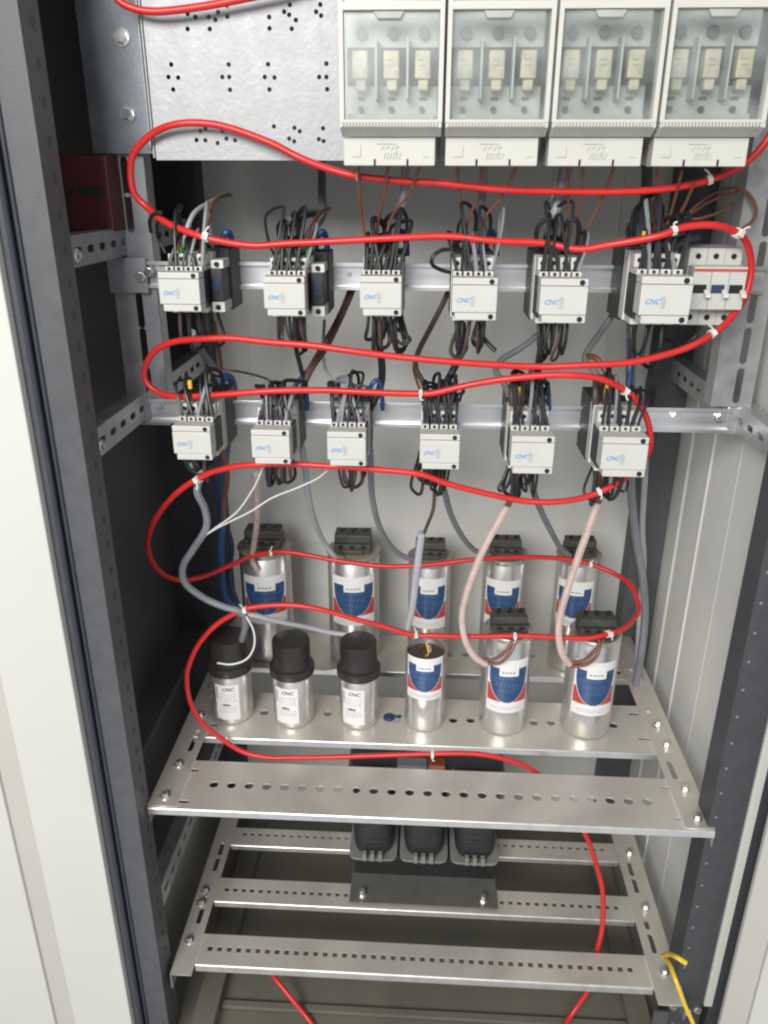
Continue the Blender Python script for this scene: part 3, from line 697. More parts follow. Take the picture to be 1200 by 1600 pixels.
def rear(x, y, r, u, v0, v1, h, lab, rot, disc=True): capA(x, y, r, h, lab, gR, vz(v0, u, y-r), vz(v1, u, y-r), rot, 0, disc, r*.93)
rear(-0.2710, 1.232, .0440, 414, 902, 975, .209, 'rear capacitor at the left end, half hidden behind the black caps', .12)
rear(-0.1171, 1.232, .0440, 551, 903, 978, .2055, 'rear capacitor second from the left, wide tan disc under its terminals', .08)
rear(0.0148, 1.222, .0361, 668, 905, 983, .203, 'rear capacitor directly behind the light grey cable above the open can', -.03)
rear(0.1410, 1.222, .0360, 783, 908, 980, .211, 'rear capacitor behind the left pinkish sheath', -.10)
rear(0.2649, 1.225, .0359, 897, 910, 980, .212, 'rear capacitor at the right end behind the right pinkish sheath', -.22)
capA(0.1333, 1.0466, .0373, .172, 'front tall capacitor with a blue shield label, left one of the tall pair', gF, vz(1032, 788, 1.0093), vz(1114, 788, 1.0093), .02, .05, False, .0335)
capA(0.2623, 1.0454, .0381, .172, 'front tall capacitor at the right end of the middle shelf', gF, vz(1036, 923, 1.0073), vz(1119, 923, 1.0073), .0, .02, False, .0335)
def capB(x, y, r, label, rot):
    c = (x, y, ZS-.0021); h = .089
    t = thing('capacitor', label, 'capacitor', c, gF)
    b = B(); b.lathe([(0, 0), (r*.86, 0), (r*.96, .0015), (r, .006), (r, h-.008), (r*.965, h-.0065), (r*.965, h-.0045), (r, h-.003), (r, h), (0, h)], c, 48)
    can = link('can', b.me(), 'alu', t, smooth=True)
    b = B(); rc = r*1.10
    b.lathe([(r*.9, h-.001), (rc, h-.001), (rc*1.02, h+.003), (rc*1.02, h+.010), (rc*.995, h+.0122), (r*.955, h+.0140), (r*.935, h+.0165), (r*.93, h+.053), (r*.91, h+.0555), (r*.86, h+.0565), (0, h+.0565)], c, 48)
    link('cap', b.me(), 'capblack', t, smooth=True)
    K = lambda v: (lambda q: v)
    zt, zb_ = c[2]+.074, c[2]+.010; hw = r*.62; H = zt-zb_
    lb = link('label', wrap(c, r+.0003, rows(zt, zb_, 4), K(-hw), K(hw), rot, 12), 'lwhite', can, smooth=True)
    # lettering bent round the can
    def bend(me):
        for v in me.vertices:
            th = v.co.x/r+rot; R = r+.0006; v.co = Vector((c[0]+R*math.sin(th), c[1]-R*math.cos(th), v.co.y))
        return me
    tx = text('CNC', .0085, .4, 0, Matrix.Translation((.002, zt-.12*H, 0)), 1.0, .0002)
    link('logo', bend(tx), 'ink', lb)
    rnd = random.Random(int(x*1e4)+5); ms = []
    for k in range(9):
        z = zt-.25*H-k*.062*H
        if k in (4, 5): continue
        xx = -hw*.62
        while xx < hw*.70:
            L_ = rnd.uniform(.002, .006); ms.append(wrap(c, r+.0006, [z, z-.0009], K(xx), K(min(hw*.8, xx+L_)), rot, 2)); xx += L_+.0015
    link('print', merge(ms), 'greyprint', lb)
    tx = text('~50Hz', .0050, 0, 0, Matrix.Translation((-.002, zt-.56*H, 0)), 1.0, .0003)
    link('print', bend(tx), 'ink', lb)
    link('print', wrap(c, r+.0006, rows(zt-.08*H, zt-.42*H, 3), K(-hw*.92), K(-hw*.76), rot, 2), 'greyprint', lb)
capB(-0.2950, 1.0428, .0313, 'capacitor with a black cap at the left end, white wire looped over it', -.02)
capB(-0.1965, 1.0386, .0311, 'black capped capacitor in the middle of the three', -.20)
capB(-0.0929, 1.0403, .0303, 'black capped capacitor beside the open-topped silver can', -.25)
# open-topped can
c = (0.0104, 1.043, ZS-.0021); r = .0314; h = .1315
t = thing('capacitor', 'silver capacitor with its open brown top and bare wires, no cap', 'capacitor', c, gF)
b = B(); b.lathe([(0, 0), (r*.86, 0), (r*.96, .0015), (r, .006), (r, h-.018), (r*.95, h-.016), (r*.95, h-.013), (r*1.0, h-.010), (r*1.0, h-.0015), (r*.98, h), (r*.94, h-.001), (r*.92, h-.006), (r*.90, h-.010), (0, h-.010)], c, 48)
can = link('can', b.me(), 'alu', t, smooth=True)
paper_label(can, c, r, vz(1030, 665, c[1]-r), vz(1094, 665, c[1]-r), r*.98, -.06)
b = B(); b.cyl((c[0], c[1], c[2]+h-.0098), (c[0], c[1], c[2]+h-.007), r*.88, 32); link('potting', b.me(), 'wdkbrown', t)
for i in range(3):
    b = B(); a = i*2.1+.5; b.tube([(c[0]+.008*math.cos(a), c[1]+.008*math.sin(a), c[2]+h-.008), (c[0]+.010*math.cos(a+.4), c[1]+.010*math.sin(a+.4)-.004, c[2]+h+.002), (c[0]+.004*math.cos(a), c[1]-.008, c[2]+h+.010+.003*i)], .0014, 7, 5)
    link('lead', b.me(), ('wwhite', 'wbrown', 'yel')[i], t, smooth=True)

# blue plug in the middle shelf
t_ = onZ(608, 1120, ZS); b = B(); b.lathe([(0, 0), (.009, 0), (.0095, .002), (.006, .005), (0, .0055)], (t_.x, t_.y, ZS-.0020), 18); b.tube([(t_.x+.006, t_.y, ZS+.001), (t_.x+.012, t_.y-.004, ZS+.004), (t_.x+.018, t_.y+.002, ZS)], .0022, 6, 5)
tagm(link('cable_plug', b.me(), 'bluedk', None, smooth=True, loc=(t_.x, t_.y, ZS)), 'small blue plug lying on the middle shelf beside the open can', 'plug')

# ================================================================== RED TUBE
TUBE = [(1245,60,.92),(1225,160,.92),(1200,217,.92),(1161,256,.92),(1109,280,.92),(1048,295,.92),(979,300,.92),(897,299,.92),(788,296,.92),(680,286,.92),(635,284,.92),(561,275,.92),(509,262,.92),(466,245,.92),(423,223,.925),(366,203,.93),(323,194,.93),(280,194,.93),(245,204,.935),(215,230,.94),(204,256,.945),(208,299,.945),(228,323,.945),(258,347,.935),(301,366,.92),(345,377,.918),(397,383,.915),(449,381,.914),(518,377,.914),(613,372,.914),(700,370,.914),(767,376,.914),(849,381,.914),(905,389,.91),(957,382,.905),(1027,369,.895),(1070,356,.895),(1113,352,.90),(1148,363,.91),(1167,382,.92),(1174,417,.93),(1165,460,.93),(1150,486,.93),(1126,512,.92),(1092,534,.91),(1048,551,.905),(983,566,.90),(910,572,.90),(840,572,.905),(767,569,.905),(680,562,.905),(613,556,.905),(548,548,.905),(483,540,.905),(423,534,.91),(362,529,.915),(319,530,.92),(275,534,.93),(245,545,.94),(228,569,.945),(229,595,.945),(249,614,.94),(280,621,.93),(345,616,.92),(423,611,.915),(505,610,.915),(592,613,.915),(657,616,.915),(680,613,.914),(732,602,.912),(788,592,.905),(853,586,.90),(897,587,.90),(940,593,.905),(983,615,.918),(1005,641,.925),(1014,671,.93),(1014,702,.93),(996,730,.93),(962,756,.92),(918,775,.915),(866,784,.91),(819,783,.91),(767,773,.91),(702,756,.91),(657,741,.91),(592,734,.91),(527,729,.91),(462,725,.91),(405,725,.915),(362,730,.92),(323,741,.925),(280,767,.94),(249,801,.965),(232,836,.99),(232,866,1.02),(249,894,1.05),(280,906,1.08),(319,900,1.11),(362,883,1.14),(397,868,1.16),(440,863,1.175),(483,868,1.175),(527,877,1.17),(592,884,1.165),(635,884,1.16),(680,881,1.16),(745,873,1.16),(810,870,1.165),(871,873,1.17),(923,881,1.165),(962,897,1.15),(988,918,1.12),(998,949,1.08),(992,965,1.05),(976,982,1.02),(948,992,1.0),(916,997,.995),(868,996,.995),(812,994,.998),(740,994,1.0),(680,992,1.0),(644,991,1.0),(604,980,1.0),(560,968,1.0),(500,951,1.0),(452,945,1.0),(400,948,1.0),(372,956,1.0),(340,974,1.0),(312,1004,.995),(296,1036,.99),(292,1060,.985),(298,1096,.975),(316,1128,.967),(344,1154,.962),(380,1174,.96),(420,1183,.958),(460,1185,.956),(520,1183,.955),(580,1180,.955),(660,1178,.955),(740,1177,.955),(792,1186,.953),(832,1202,.950),(870,1238,.945),(900,1278,.94),(918,1312,.938),(929,1345,.935),(938,1375,.93),(942,1408,.92),(940,1450,.91),(933,1487,.897),(928,1515,.890),(919,1546,.872),(900,1575,.862),(883,1603,.842),(860,1650,.798),(800,1690,.766),(700,1700,.760),(600,1690,.766),(530,1650,.798),(488,1600,.842),(450,1554,.868),(425,1523,.89),(405,1490,.93)]
RT = .0038
TP = [W(*p)+Vector((random.uniform(-.0007, .0007), random.uniform(-.0012, .0012), random.uniform(-.0007, .0007))) for p in TUBE]
pre = [W(150,-60,.93), W(180,-6,.93), W(206,12,.93), W(245,18,.93), W(310,11,.93), W(375,-1,.93), W(450,-18,.93), W(560,-55,.93), W(680,-110,.93)]
up = pre + [Vector((.15, .92, .40)), Vector((.33, .92, .36)), Vector((.40, .92, .25))]
b = B(); b.tube(up+TP, RT, 12, 7)
tagm(link('detection_tube', b.me(), 'red', None, smooth=True, loc=TP[40]), 'long red plastic tube snaking back and forth across the whole cabinet', 'tube')

# cable ties
def tie(u, v, label, big=1.0, m_='tie'):
    k = min(range(len(TUBE)-1), key=lambda i: (TUBE[i][0]-u)**2+(TUBE[i][1]-v)**2)
    best = None
    for i in range(max(0, k-1), min(len(TUBE)-1, k+1)):
        for q in range(11):
            f = q/10; uu = TUBE[i][0]*(1-f)+TUBE[i+1][0]*f; vv = TUBE[i][1]*(1-f)+TUBE[i+1][1]*f; d = (uu-u)**2+(vv-v)**2
            if best is None or d < best[0]: best = (d, TP[i].lerp(TP[i+1], f), (TP[i+1]-TP[i]).normalized())
    _, p, d = best; b = B()
    n = 14; a = d.orthogonal().normalized(); e = d.cross(a); rings = []
    for (rr, s) in ((RT+.0002, -.0021), (RT+.0014, -.0021), (RT+.0014, .0021), (RT+.0002, .0021)):
        rings.append([b.bm.verts.new(p+d*s*big+(a*math.cos(2*math.pi*i/n)+e*math.sin(2*math.pi*i/n))*rr) for i in range(n)])
    for j in range(4):
        A, D = rings[j], rings[(j+1) % 4]
        for i in range(n): b.bm.faces.new((A[i], A[(i+1) % n], D[(i+1) % n], D[i]))
    front = Vector((0, -1, .3)); front = (front-d*front.dot(d)).normalized(); sd = d.cross(front)
    q = p+front*(RT+.002)
    M3 = Matrix((d, sd, front)).transposed().to_4x4(); M3.translation = q
    b2 = B(); b2.box(-.0021*big, .0021*big, -.0026*big, .0026*big, -.002, .0022); me2 = b2.me(); me2.transform(M3); b.bm.from_mesh(me2)
    tl = random.uniform(.006, .013); sg = random.choice((-1, 1))
    b2 = B(); b2.tube([q, q+sd*sg*.006+front*.002, q+sd*sg*tl+front*.004+d*.003], .0009, 5, 3); me2 = b2.me(); b.bm.from_mesh(me2)
    tagm(link('cable_tie', b.me(), m_, None, loc=p), label, 'cable tie', 'white cable ties on the red tube')
for u, v, l, g in ((559, 276, 'white tie on the red tube just below the fuse block adjoining the plate', .8), (1110, 280, 'white tie on the red tube below the rightmost fuse block', 1.1), (322, 371, 'white tie on the red tube above the left end upper contactor', 1.4),
    (1053, 362, 'pale tie on the red tube above the upper contactor touching the breaker', 1), (1149, 364, 'white tie on the red tube at the top corner of the breaker', 1.4), (1114, 520, 'white tie on the red tube just below the breaker', 1.1),
    (655, 616, 'small white tie left of the lower contactor with the brown drop wire', .8), (976, 612, 'pale tie on the red tube above the right end lower contactor', 1), (312, 748, 'white tie hanging from the red tube below the left end lower contactor', 1.3),
    (935, 768, 'white tie joining the red tube and the right brown wires', 1), (424, 865, 'white tie on the red tube at the left end rear capacitor', .9), (921, 881, 'white tie on the red tube at the right end rear capacitor', 1.1),
    (382, 952, 'white tie on the red tube above the leftmost black cap, gathering a grey cable', 1.2), (652, 991, 'white tie on the red tube above the open-topped can', 1), (803, 994, 'white tie on the red tube at the left tall capacitor', 1.0),
    (950, 993, 'white tie on the red tube at the right tall capacitor', 1.4), (676, 1178, 'beige tie on the red tube under the middle shelf edge', 1.0)):
    tie(u, v, l, g)

# ================================================================== WIRES AND CABLES
def wire(name, label, m_, r, pts, group=None, cat='wire', sub=6):
    P = [W(*p) for p in pts]; b = B(); b.tube(P, r, 8, sub)
    return tagm(link(name, b.me(), m_, None, smooth=True, loc=P[0]), label, cat, group)
G = 'brown feeder wires below the fuse blocks'
def feed(tag_, data):
    n = len(data)
    for i, pts in enumerate(data):
        pos = ('left', 'middle', 'right')[i] if n == 3 else ('left', 'right')[i]
        wire('feeder_wire', '%s brown wire dropping from %s' % (pos, tag_), 'wbrown', .0017, pts, G)
feed('the fuse block adjoining the plate', [[(560,255,.90),(561,300,.92),(566,345,.94),(574,385,.945)], [(607,255,.90),(601,300,.92),(591,345,.94),(588,385,.945)], [(657,255,.90),(640,300,.92),(612,340,.94),(600,385,.945)]])
feed('the second fuse block', [[(714,255,.90),(718,310,.93),(726,360,.94),(722,395,.945)], [(756,255,.90),(745,310,.93),(729,355,.94),(736,395,.945)], [(810,255,.90),(782,310,.93),(755,345,.94),(750,395,.945)]])
feed('the third fuse block', [[(885,255,.90),(888,310,.93),(890,350,.94),(884,395,.945)], [(911,255,.90),(906,320,.93),(901,370,.94),(896,395,.945)], [(962,255,.90),(941,310,.93),(914,365,.94),(908,395,.945)]])
feed('the rightmost fuse block', [[(1027,255,.90),(1025,310,.93),(1021,365,.94),(1020,395,.945)], [(1066,265,.90),(1052,320,.93),(1036,370,.94),(1032,395,.945)], [(1085,285,.91),(1070,320,.93),(1055,350,.94),(1045,395,.945)]])
G = 'grey riser cables behind the fuse blocks'
wire('riser_cable', 'dull grey cable rising behind the upper contactor second from the left', 'wgrey', .0055, [(503,240,1.2),(503,300,1.15),(504,335,1.05),(486,362,.98),(470,395,.96)], G, 'cable')
wire('riser_cable', 'dark grey cable dropping from the fuse block adjoining the plate', 'wgrey', .0048, [(634,255,.93),(632,300,.95),(622,340,.955),(612,395,.96)], G, 'cable')
wire('riser_cable', 'dark cable dropping from the second fuse block', 'wgrey', .0045, [(757,255,.93),(753,310,.96),(751,350,.97),(752,395,.97)], G, 'cable')
wire('riser_cable', 'thick grey cable bending down to the fifth upper contactor', 'wgrey', .0068, [(888,250,.94),(880,285,.95),(871,320,.95),(860,350,.95),(868,395,.955)], G, 'cable')
wire('riser_cable', 'pale grey cable beside the thick bent one below the third fuse block', 'wlgrey', .0045, [(873,250,.96),(868,300,.97),(866,340,.97),(876,395,.965)], G, 'cable')
wire('riser_cable', 'dull grey cable standing below the rightmost fuse block', 'wgrey', .0075, [(1012,240,1.15),(1010,300,1.12),(1006,350,1.05),(1010,400,.985)], G, 'cable')
G = 'brown wires curling at the right upright'
for i, (l, p) in enumerate((('topmost', [(1150,292,1.0),(1125,298,.99),(1100,312,.97),(1075,335,.95),(1045,375,.945),(1030,398,.95)]), ('middle', [(1152,300,1.0),(1115,312,.98),(1085,330,.96),(1060,352,.95),(1040,398,.95)]), ('lowest', [(1148,319,1.0),(1125,331,.98),(1100,340,.96),(1068,350,.95),(1050,398,.95)]))):
    wire('brown_wire', '%s of the three brown wires fanning right from the last upper contactor' % l, 'wbrown', .0017, p, G)
wire('brown_wire', 'brown wire curling in a hook over the right upright', 'wbrown', .0022, [(1150,294,1.0),(1168,302,.995),(1181,325,.99),(1176,345,.985),(1160,358,.97),(1150,372,.955)], G)
# above upper contactors
wire('bent_wire', 'brown wire bent sideways above the left end upper contactor', 'wbrown', .0026, [(360,305,1.05),(345,308,1.0),(331,320,.97),(325,345,.95),(318,375,.93),(312,400,.935)])
wire('bent_wire', 'pale grey wire bent sideways above the left end upper contactor', 'wlgrey', .0026, [(352,303,1.06),(330,315,1.0),(306,330,.96),(294,352,.94),(286,380,.935),(280,405,.935)])
wire('bent_wire', 'black wire standing above the left end upper contactor', 'wblack', .0034, [(282,322,1.0),(275,335,.97),(278,352,.95),(290,380,.94),(296,405,.94)])
wire('bent_wire', 'black wire hooked round the left upright and the red tube', 'wblack', .0022, [(236,362,.97),(234,345,.95),(241,334,.935),(252,333,.932),(246,350,.95),(247,370,.97),(258,395,.97)])
wire('bent_wire', 'brown wire bent right above the second upper contactor', 'wbrown', .0026, [(514,326,1.05),(500,333,1.0),(490,350,.965),(483,375,.95),(478,398,.945)])
wire('bent_wire', 'grey wire arching right above the second upper contactor', 'wgrey', .003, [(505,331,1.05),(480,330,1.0),(460,335,.96),(447,352,.94),(441,375,.93),(440,402,.935)])
wire('bent_wire', 'black wire arching right beside the grey one above the second upper contactor', 'wblack', .003, [(508,334,1.06),(485,336,1.0),(468,345,.96),(466,375,.94),(468,402,.94)])
wire('bent_wire', 'black loop sticking out left of the fourth upper contactor', 'wblack', .0022, [(735,392,.935),(712,390,.92),(690,391,.91),(676,402,.905),(676,414,.91),(690,422,.93),(705,426,.95)])
wire('bent_wire', 'long black loop standing above the fifth upper contactor', 'wblack', .0026, [(850,400,.945),(838,375,.93),(842,352,.92),(856,344,.92),(866,356,.93),(868,400,.945)])
wire('bent_wire', 'second black loop standing above the fifth upper contactor', 'wblack', .0026, [(880,400,.945),(879,368,.93),(888,345,.92),(900,344,.92),(905,362,.93),(900,400,.945)])
wire('bent_wire', 'thin black wire arched left above the contactor touching the breaker', 'wblack', .002, [(996,400,.95),(980,370,.95),(984,350,.96),(996,345,.97)])
for i, (l, p) in enumerate((('left', [(1012,405,.93),(1018,380,.91),(1040,360,.91),(1062,350,.92),(1075,345,.95)]), ('middle', [(1026,405,.93),(1032,385,.91),(1050,368,.91),(1070,360,.93),(1085,352,.96)]), ('right', [(1040,405,.93),(1046,390,.915),(1060,378,.92),(1078,372,.94),(1090,370,.97)]))):
    wire('bent_wire', '%s of the three thick black wires above the contactor touching the breaker' % l, 'wblack', .0042, p, 'thick black wires at the breaker')
wire('bent_wire', 'black wire hanging below the breaker', 'wblack', .0021, [(1094,505,.95),(1090,520,.94),(1078,532,.94),(1060,538,.955),(1040,530,.97)])
# diagonal double cables between the rows
G = 'slanting cables between the two rows of contactors'
def dbl(lbl, a, m_='wdkbrown', r=.0034):
    wire('slanting_cable', lbl, m_, r, a, G, 'cable')
dbl('dark brown cable slanting from the second to below the second upper contactor', [(556,440,1.03),(548,462,1.03),(530,503,1.02),(510,543,1.0),(490,572,.98),(476,600,.97),(466,632,.965)])
dbl('thin brown cable slanting alongside the one below the second upper contactor', [(549,440,1.035),(541,465,1.035),(524,503,1.025),(500,545,1.0),(482,575,.98),(462,600,.97),(450,632,.965)], 'wbrown', .0022)
dbl('dark brown cable slanting to the lower contactor with the brown drop wire', [(706,440,1.03),(696,466,1.03),(675,508,1.02),(654,549,1.0),(650,575,.985),(662,600,.97),(672,640,.965)])
dbl('grey brown cable slanting left toward the lower contactor second from the right', [(870,500,1.02),(842,522,1.02),(812,545,1.01),(784,562,1.0),(775,580,.985),(788,600,.97),(805,640,.965)], 'wgrey', .0042)
dbl('grey brown cable slanting toward the right end lower contactor', [(985,445,1.03),(975,464,1.03),(945,510,1.02),(914,556,1.0),(925,575,.985),(940,600,.97),(950,640,.965)], 'wgrey', .0040)
dbl('brownish curl dropping onto the right end lower contactor', [(914,556,1.0),(932,560,.99),(946,580,.98),(955,600,.97),(958,640,.965)], 'wbrown', .0036)
dbl('reddish thin wire curving beside the lower contactor with the brown drop wire', [(648,560,1.02),(647,580,1.0),(655,606,.98),(665,640,.965)], 'wbrown', .0018)
dbl('thin grey wire curving down to the third lower contactor', [(507,500,1.02),(505,545,1.0),(508,575,.98),(520,598,.97),(535,640,.965)], 'wgrey', .002)
dbl('black bundle dropping from the third upper contactor to the third lower contactor', [(588,500,.955),(592,535,.96),(597,575,.97),(594,605,.975),(578,640,.97)], 'wblack', .0046)
dbl('black bundle dropping from the fourth upper contactor', [(722,505,.955),(722,540,.96),(712,570,.965),(698,600,.965),(690,640,.965)], 'wblack', .0046)
dbl('black bundle dropping from the fifth upper contactor', [(858,500,.955),(848,535,.96),(842,565,.975),(838,600,.985),(832,640,.98)], 'wblack', .0046)
dbl('black wire dropping from the second upper contactor to the row below', [(460,505,.955),(463,545,.96),(470,575,.97),(474,600,.975),(462,640,.97)], 'wblack', .003)
dbl('orange brown wire under the left end upper contactor', [(335,505,.97),(340,535,1.0),(345,570,1.03),(342,600,1.03),(335,640,1.0)], 'wbrown', .0026)
dbl('grey cable running back under the left end upper contactor', [(300,520,1.0),(312,545,1.05),(332,572,1.1),(350,600,1.1)], 'wgrey', .005)
dbl('thin brown wire crossing behind toward the second lower contactor', [(330,575,1.08),(370,580,1.08),(405,588,1.05),(425,600,1.0),(430,640,.97)], 'wdkbrown', .0016)
wire('thick_black_cable', 'thick black cable bundle below the contactor touching the breaker', 'wblack', .0115, [(1040,480,.97),(1036,515,.985),(1030,560,1.0),(1022,600,1.02),(1018,640,1.05),(1015,700,1.1)], None, 'cable')
wire('blue_cable', 'thick blue cable behind the left end lower contactor', 'wblue', .0055, [(335,648,1.03),(340,608,1.02),(352,588,1.03),(364,600,1.05),(362,640,1.06),(352,720,1.08),(350,800,1.12),(345,870,1.15),(352,930,1.17),(372,950,1.18)], None, 'cable')
wire('blue_cable', 'second dark blue cable hanging along the left rear corner', 'bluedk', .0042, [(345,640,1.07),(338,720,1.09),(342,790,1.13),(362,850,1.16),(358,900,1.18),(372,945,1.18)], None, 'cable')
wire('orange_wire', 'orange brown wire hanging below the left end lower contactor', 'wbrown', .004, [(345,690,1.02),(352,720,1.04),(355,750,1.06),(350,785,1.09),(352,820,1.11)], None, 'wire')
for i, (u, m_, l) in enumerate(((350, 'wblue', 'the fan of wires at the left end upper contactor'), (498, 'wblue', 'the second upper contactor'), (622, 'wblue', 'the third upper contactor'), (762, 'wblue', 'the fourth upper contactor'))):
    wire('blue_wire', 'short blue wire behind %s' % l, m_, .0036, [(u-6,395,.985),(u-2,372,.975),(u+6,362,.975),(u+12,374,.985),(u+14,398,.995)], 'short blue wires at contactor tops')
for u, l in ((470, 'second lower contactor'), (588, 'third lower contactor'), (698, 'lower contactor with the brown drop wire'), (848, 'lower contactor second from right')):
    wire('blue_wire', 'short blue wire beside the top of the %s' % l, 'wblue', .003, [(u-16,640,.985),(u-10,608,.965),(u,594,.965),(u+8,606,.97),(u+10,640,.985)], 'short blue wires at contactor tops')
# cables from the lower contactors to the capacitors
G = 'cables from the lower contactors to the capacitors'
wire('capacitor_cable', 'grey cable curving down to the rear capacitor second from left', 'wlgrey', .0044, [(470,690,.99),(477,730,1.02),(481,770,1.05),(490,810,1.1),(505,845,1.15),(522,868,1.17),(535,872,1.19)], G, 'cable')
wire('capacitor_cable', 'dark grey cable curving down to the rear capacitor behind the open can', 'wgrey', .0044, [(575,660,1.0),(579,720,1.02),(582,780,1.06),(596,830,1.11),(620,863,1.15),(648,876,1.175)], G, 'cable')
wire('capacitor_cable', 'grey cable curving down to the rear capacitor behind the left pinkish sheath', 'wgrey', .0044, [(685,735,.98),(695,770,1.03),(705,805,1.08),(722,838,1.12),(742,860,1.16),(765,868,1.18)], G, 'cable')
wire('capacitor_cable', 'grey cable curving down to the right end rear capacitor', 'wgrey', .0044, [(826,725,.98),(833,765,1.03),(846,800,1.08),(862,832,1.12),(875,855,1.16),(890,868,1.18)], G, 'cable')
wire('capacitor_cable', 'pinkish clear sheath dropping to the left end rear capacitor', 'pink', .0046, [(400,740,.99),(402,780,1.05),(401,820,1.1),(396,855,1.15),(394,875,1.175),(402,890,1.18)], G, 'cable')
wire('capacitor_cable', 'grey cable snaking from the left end lower contactor to the leftmost black cap', 'wgrey', .0050, [(300,722,.94),(312,742,.94),(308,768,.945),(320,795,.96),(322,825,.97),(302,858,.985),(286,885,.99),(290,912,.995),(320,935,1.0),(350,948,1.0),(378,957,1.0),(384,975,1.01),(378,1000,1.03)], G, 'cable')
wire('capacitor_cable', 'pale sheath running across from the tie to the black capped capacitors', 'wlgrey', .0036, [(372,956,1.005),(400,962,1.01),(440,972,1.03),(480,980,1.05),(515,988,1.06),(545,992,1.06)], G, 'cable')
wire('thin_wire', 'thin white wire from the grey cable up to the second lower contactor', 'wwhite', .0012, [(310,845,.975),(335,826,.97),(370,800,.96),(393,768,.95),(405,745,.94),(413,722,.94)], 'thin white wires')
wire('thin_wire', 'thin white wire from the grey cable across to the third lower contactor', 'wwhite', .0012, [(318,838,.975),(345,822,.97),(390,800,.965),(425,778,.96),(465,762,.955),(495,748,.95),(512,735,.945)], 'thin white wires')
wire('thin_wire', 'thin white wire hooked over the leftmost black cap', 'wwhite', .0015, [(384,962,1.0),(396,985,1.0),(397,1010,.995),(385,1030,.99),(362,1038,.985),(340,1036,.99)], 'thin white wires')
wire('drop_wire', 'dark brown wire from a lower contactor into the pale sheath', 'wdkbrown', .0024, [(678,735,.95),(679,765,.955),(677,795,.965),(668,820,.975),(658,845,.985)])
wire('capacitor_cable', 'pale grey sheath hanging straight to the open-topped can', 'wlgrey', .0052, [(659,832,.98),(654,870,.99),(649,910,1.0),(644,950,1.01),(636,985,1.02)], G, 'cable')
for i, p in enumerate(([(822,725,.95),(812,752,.955),(800,780,.96),(790,800,.968)], [(806,730,.95),(803,756,.955),(796,780,.96),(788,802,.968)])):
    wire('drop_wire', '%s brown wire above the left pinkish sheath' % ('right', 'left')[i], 'wbrown', .0028, p, 'brown drop wires')
wire('capacitor_cable', 'pinkish sheath bowing left down to the left tall capacitor', 'pink', .0050, [(793,790,.963),(776,820,.97),(757,855,.975),(740,895,.98),(727,935,.985),(722,965,.99),(727,1000,.99),(742,1026,.99),(760,1038,.992)], G, 'cable')
for i, p in enumerate(([(752,1030,.992),(772,1030,.992),(792,1016,.994),(801,1000,1.0)], [(756,1036,.992),(780,1036,.99),(796,1022,.992),(806,1000,1.0)])):
    wire('drop_wire', '%s brown lead curling onto the left tall capacitor' % ('upper', 'lower')[i], 'wbrown', .0027, p, 'brown drop wires')
for i, p in enumerate(([(950,725,.95),(945,750,.955),(938,780,.96),(932,800,.965)], [(936,728,.95),(936,755,.955),(934,780,.96),(930,800,.965)])):
    wire('drop_wire', '%s brown wire above the right pinkish sheath' % ('right', 'left')[i], 'wbrown', .0028, p, 'brown drop wires')
wire('capacitor_cable', 'pinkish sheath dropping to the right tall capacitor', 'pink', .0052, [(934,785,.962),(920,825,.968),(903,872,.975),(887,920,.98),(876,960,.985),(873,990,.985),(878,1020,.985),(890,1038,.988)], G, 'cable')
for i, p in enumerate(([(886,1036,.99),(912,1032,.99),(930,1016,.992),(944,1000,1.0)], [(890,1041,.988),(916,1038,.987),(934,1022,.988),(936,1000,1.0)])):
    wire('drop_wire', '%s brown lead curling onto the right tall capacitor' % ('upper', 'lower')[i], 'wbrown', .0028, p, 'brown drop wires')
wire('capacitor_cable', 'grey cable hanging down the rear right corner to the shelf', 'wgrey', .0066, [(988,490,1.02),(986,540,1.05),(985,600,1.08),(990,680,1.12),(986,760,1.16),(994,840,1.2),(1004,900,1.22),(1008,960,1.23),(1002,1020,1.2),(992,1080,1.15)], G, 'cable')
wire('capacitor_cable', 'second grey cable hanging in the rear right corner', 'wlgrey', .005, [(1012,560,1.2),(1010,700,1.26),(1004,820,1.28),(1006,880,1.27),(1000,960,1.25),(994,1060,1.2)], G, 'cable')
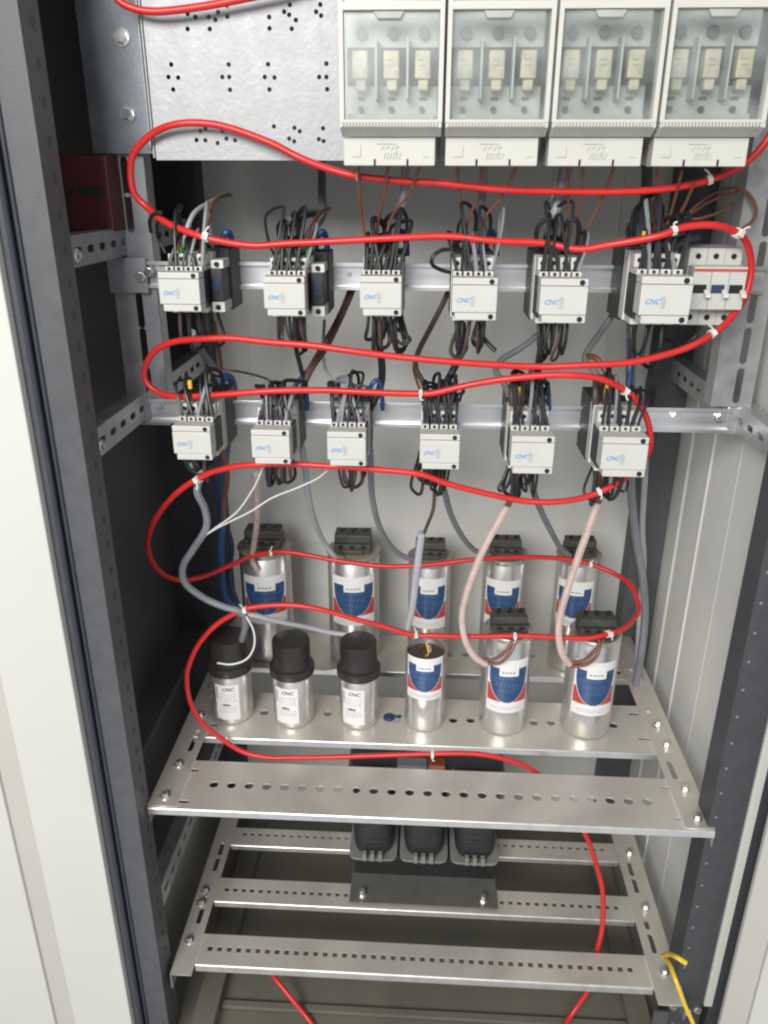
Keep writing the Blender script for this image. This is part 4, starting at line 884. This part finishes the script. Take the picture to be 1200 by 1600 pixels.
wire('blue_wire', 'blue wire beside the tie at the right end lower contactor', 'wblue', .004, [(986,530,1.0),(985,570,1.0),(983,600,.99),(976,640,.98)])
# black damping loops hanging below single lower contactors
wire('hanging_loop', 'tall thin black loop below the right end lower contactor', 'wblack', .0018, [(966,725,.93),(965,745,.93),(967,762,.93),(974,768,.93),(980,762,.93),(981,740,.93),(980,725,.93)])
wire('hanging_loop', 'black loop hanging at the left foot of the lower contactor second from right', 'wblack', .002, [(797,720,.95),(788,745,.945),(779,762,.94),(784,767,.94),(794,757,.94),(803,735,.945),(815,728,.95)])
wire('hanging_loop', 'black loop swinging right below the third upper contactor', 'wblack', .002, [(612,500,.94),(622,515,.935),(638,526,.93),(640,533,.93),(630,538,.93),(618,530,.932),(611,515,.94),(611,500,.945)])
wire('hanging_loop', 'black tail swinging right below the fourth upper contactor', 'wblack', .0028, [(748,500,.945),(751,520,.94),(762,536,.935),(774,548,.93)])
for i, p in enumerate(([(300,715,.95),(305,730,.945),(310,745,.94),(318,735,.945),(325,718,.95)], [(290,716,.95),(298,732,.94),(312,738,.935),(330,728,.94),(336,716,.95)])):
    wire('hanging_loop', ('inner', 'outer')[i]+' black loop under the left end lower contactor', 'wblack', .0042, p, 'thick loops at the left end')
for i, p in enumerate(([(668,722,.95),(670,738,.945),(680,748,.94),(692,744,.94),(694,724,.95)], [(664,722,.95),(652,735,.94),(660,750,.935),(680,754,.935),(690,730,.95)])):
    wire('hanging_loop', ('inner', 'outer')[i]+' black loop under the lower contactor with the brown drop wire', 'wblack', .0036, p, 'thick loops under a contactor')
# earth wire
wire('earth_wire', 'yellow wire hanging from the bottom right corner of the frame', 'yellow', .0030, [(1036,1494,.85),(1046,1506,.815),(1057,1535,.788),(1070,1570,.78),(1084,1603,.775),(1092,1640,.77)])
wire('earth_wire', 'short yellow lug wire bent back at the bottom right post', 'yellow', .0034, [(1034,1494,.85),(1046,1491,.815),(1058,1496,.79),(1072,1505,.785)])
S.render.resolution_x = 768; S.render.resolution_y = 1024
